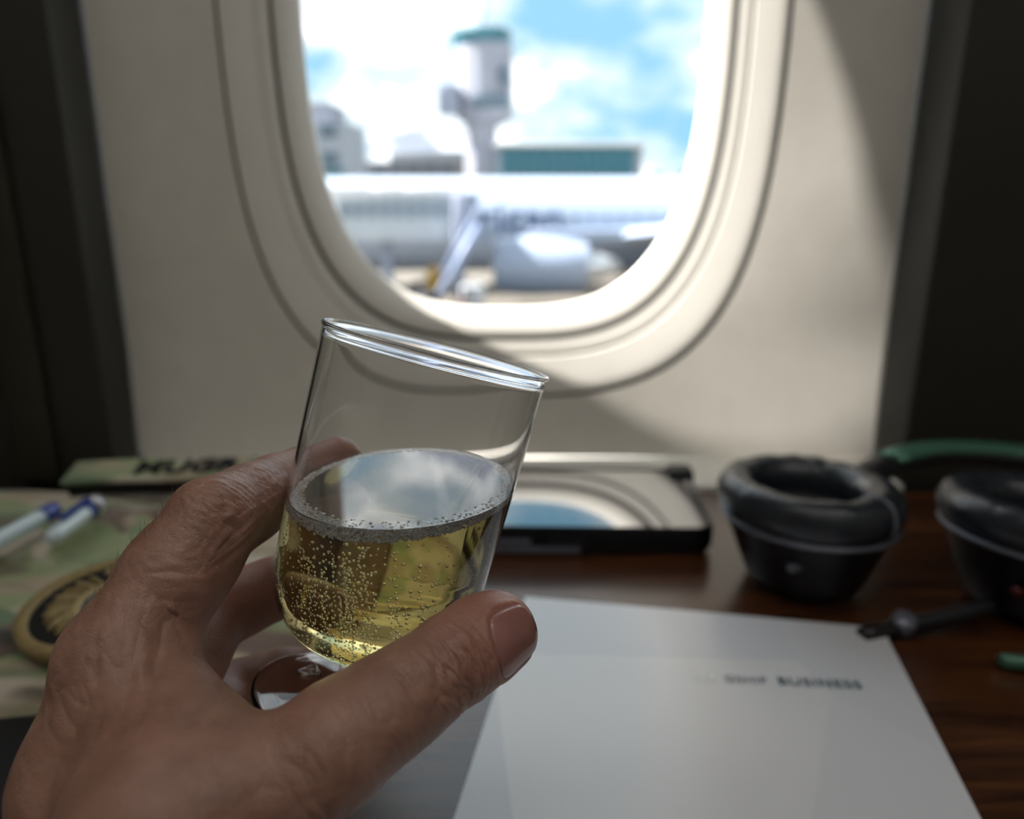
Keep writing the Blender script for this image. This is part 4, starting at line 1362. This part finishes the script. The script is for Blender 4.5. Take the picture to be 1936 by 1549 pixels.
# engine
EY = 43.5
ex0, ex1 = on_y(936, 500, EY).x, on_y(1110, 500, EY).x
er = (tz(447, EY) - tz(558, EY)) / 2
ez = (tz(447, EY) + tz(558, EY)) / 2
EMx = Matrix.Translation((ex0, EY, ez)) @ Matrix.Rotation(R(90), 4, 'Y') @ Matrix.Rotation(R(4), 4, 'X')
L = ex1 - ex0
en = lathe('engine', spline([(er * .86, .10), (er * .93, .18), (er, L * .25), (er * 1.0, L * .5), (er * .93, L * .8), (er * .80, L)], 4) + [(er * .70, L * .99), (er * .55, L * .7)], M_nacelle, al, 56, M=EMx, smooth_deg=60)
lathe('intake_lip', spline([(er * .80, .5), (er * .78, .15), (er * .82, -.02), (er * .88, .02), (er * .93, .18)], 3), M_alu, en, 56, M=EMx)
lathe('fan', [(0, .55), (er * .25, .62), (er * .8, .6), (er * .8, .66), (0, .7)], M_intake, en, 40, M=EMx)
lathe('exhaust_core', [(er * .55, L * .7), (er * .52, L * 1.05), (er * .35, L * 1.25), (er * .12, L * 1.35), (0, L * 1.4)], M_alu, en, 40, M=EMx)
box('pylon', (ex0 + L * .35, EY - .25, ez + er * .8), (ex1 + 2.4, EY + .25, ez + er * 1.25), M_nacelle, al, .15)
# titles on the fuselage side
ty = AY - fr - .02
tp = on_y(905, 440, ty); te_ = on_y(1097, 440, ty)
TW = te_.x - tp.x
tilt = math.asin(max(-1, min(1, (tp.z + .6 - fz) / fr)))
def fus_text(s, x, size, bold):
    M = Matrix(((1, 0, 0, x), (0, math.sin(tilt), -math.cos(tilt), AY - fr * math.cos(tilt) - .03), (0, math.cos(tilt), math.sin(tilt), tp.z), (0, 0, 0, 1)))
    return text_obj('fuselage_title', s, size, M, M_blue_letter, al, .02, bold, 1.02)
tsize = TW / 2.32
fus_text('American', tp.x - tsize * 1.98, tsize, .03)
# row of cabin windows
wv = None
for k in range(44):
    x = -15 + k * .95
    z = fz + .55
    y = AY - math.sqrt(fr ** 2 - .55 ** 2) - .01
    if wv is None:
        wv = box('cabin_window', (-.13, -.03, -.2), (.13, .03, .2), M_darkglass, None, .05)
        wv.parent = fo; wv.location = Vector((x, y, z)) - origin_of(fo)
    else:
        o = wv.copy(); COL.objects.link(o); o.parent = fo; o.location = Vector((x, y, z)) - origin_of(fo)
# main gear
for gy in (AY - 5,):
    gl = tube('landing_gear', [(7.5, gy, fz - 2.2), (7.5, gy, GZ + .6)], .18, M_alu, al, 10)
    for wx in (6.8, 8.2):
        lathe('wheel', [(0, -.25), (.45, -.25), (.62, -.2), (.66, 0), (.62, .2), (.45, .25), (0, .25)], M_tyre, gl, 28, M=frame((wx, gy - .5, GZ + .66), (1, 0, 0), (0, 1, 0)))

# jet bridge in front of the airliner's nose section
JY = 41.0
jb = thing('jet_bridge', 'pale boxy jet bridge with glazed sides beside the airliner', 'jet bridge', (tx(760, JY), JY, GZ))
jx0, jx1 = tx(540, JY), tx(882, JY)
jt, jbm = tz(352, JY), tz(455, JY)
box('tunnel', (jx0, JY, jbm), (jx1, JY + 3.2, jt - .3), M_jet, jb, .08)
rf = None
for k, (u0, u1) in enumerate(((560, 700), (704, 765), (770, 868))):
    box('roof_panel', (tx(u0, JY), JY - .25, jt - .42), (tx(u1, JY), JY + 3.4, jt), M_jetroof, jb, .06)
for k in range(9):
    u0 = 640 + k * 25
    box('glass_pane', (tx(u0, JY), JY - .06, tz(412, JY)), (tx(u0 + 17, JY), JY + .05, tz(378, JY)), M_jetglass, jb)
for k in range(9):
    u0 = 636 + k * 25
    box('side_rib', (tx(u0, JY), JY - .14, tz(452, JY)), (tx(u0 + 3.5, JY), JY - .001, tz(368, JY)), M_jet, jb)
box('rotunda_cab', (tx(856, JY), JY - 1.0, tz(470, JY)), (tx(900, JY), JY + 3.6, tz(362, JY)), M_tower2, jb, .25)
for u in (716, 862):
    box('support_column', (tx(u, JY) - .28, JY + 1, GZ + .5), (tx(u, JY) + .28, JY + 1.6, jbm), M_tower2, jb, .05)
box('axle_beam', (tx(700, JY), JY + .6, GZ + .35), (tx(735, JY), JY + 2.2, GZ + .8), M_tower2, jb, .05)
for u in (703, 731):
    lathe('wheel', [(0, -.2), (.3, -.2), (.45, -.16), (.48, 0), (.45, .16), (.3, .2), (0, .2)], M_tyre, jb, 24, M=frame((tx(u, JY), JY + .4, GZ + .49), (1, 0, 0), (0, 1, 0)))

# stair truck leaning up to the bridge
SY = 38.0
st = thing('boarding_stair', 'pale blue stair leaning up diagonally beside the engine', 'stairs', (tx(855, SY), SY, GZ))
s0, s1 = on_y(832, 556, SY), on_y(905, 428, SY)
s0.z = max(s0.z, GZ + .15)
for dy in (0, 1.1):
    tube('stringer', [s0 + Vector((0, dy, 0)), s1 + Vector((0, dy, 0))], .22, M_blueframe, st, 8)
    tube('handrail', [s0 + Vector((0, dy, .9)), s1 + Vector((0, dy, .9))], .07, M_blueframe, st, 6)
for k in range(13):
    q = s0.lerp(s1, (k + .5) / 13)
    box('step', (q.x - .18, SY, q.z - .03), (q.x + .22, SY + 1.1, q.z + .09), M_blueframe, st)
box('chassis', (s0.x - .6, SY - .1, GZ + .25), (s0.x + 2.4, SY + 1.2, GZ + .5), M_dark, st, .04)

# ground vehicles
def wheels(par, xs, y0, y1, r, ysurf):
    for x in xs:
        lathe('wheel', [(0, -.1), (r * .6, -.1), (r * .95, -.08), (r, 0), (r * .95, .08), (r * .6, .1), (0, .1)], M_tyre, par, 20, M=frame((x, y0, GZ + r), (1, 0, 0), (0, 1, 0)))
VY = 40.0
vx0, vx1 = tx(866, VY), tx(912, VY)
vn = thing('service_van', 'white service van parked between the stair and the engine', 'van', ((vx0 + vx1) / 2, VY, GZ))
box('body', (vx0, VY, GZ + .35), (vx1, VY + 1.7, GZ + 1.65), M_van, vn, .18)
box('windscreen', (vx0 + .12, VY - .02, GZ + 1.05), (vx1 - .55, VY + .02, GZ + 1.5), M_darkglass, vn)
box('bumper', (vx0 - .02, VY - .04, GZ + .28), (vx1 + .02, VY + .1, GZ + .62), M_dark, vn, .03)
wheels(vn, (vx0 + .3, vx1 - .3), VY - .05, 0, .3, 0)
box('tail_light', (vx0 - .03, VY - .06, GZ + .65), (vx0 + .2, VY + .02, GZ + .95), M_orange, vn)
YY = 43.0
lx0, lx1 = tx(762, YY), tx(826, YY)
ld = thing('baggage_loader', 'yellow baggage loader under the jet bridge', 'loader', ((lx0 + lx1) / 2, YY, GZ))
box('chassis', (lx0, YY, GZ + .35), (lx1, YY + 1.6, GZ + .95), M_bldg2, ld, .06)
box('cab', (lx0 + 1.05, YY + .1, GZ + .95), (lx0 + 1.75, YY + 1.3, GZ + 2.15), M_yellow, ld, .08)
tube('belt', [(lx0 - .1, YY + .8, GZ + 1.0), (lx1 + .3, YY + .8, GZ + 1.75)], .22, M_tyre, ld, 8)
wheels(ld, (lx0 + .35, lx1 - .35), YY - .05, 0, .35, 0)
CY = 36.3
for k, u in enumerate((748, 786)):
    c0, c1 = tx(u, CY), tx(u + 32, CY)
    ct = thing('baggage_cart', ('dark baggage cart nearest the window frame' if k == 0 else 'dark baggage cart coupled next to the stair'), 'cart', ((c0 + c1) / 2, CY, GZ), 'baggage carts')
    box('deck', (c0, CY, GZ + .35), (c1, CY + 1.4, GZ + .5), M_dark, ct, .02)
    box('end_panel', (c0, CY, GZ + .5), (c0 + .06, CY + 1.4, GZ + 1.0), M_dark, ct)
    wheels(ct, (c0 + .2, c1 - .2), CY - .05, 0, .22, 0)
KY = 60.0
k0, k1 = tx(1120, KY), tx(1215, KY)
tk = thing('fuel_truck', 'dark low truck standing behind the engine under the wing', 'truck', ((k0 + k1) / 2, KY, GZ))
box('tank', (k0 + 1.4, KY, GZ + .8), (k1, KY + 2, GZ + 2.2), M_bldg2, tk, .4)
box('cab', (k0, KY, GZ + .5), (k0 + 1.3, KY + 2, GZ + 2.3), M_dark, tk, .15)
wheels(tk, (k0 + .7, k1 - 1.5, k1 - .5), KY - .05, 0, .5, 0)
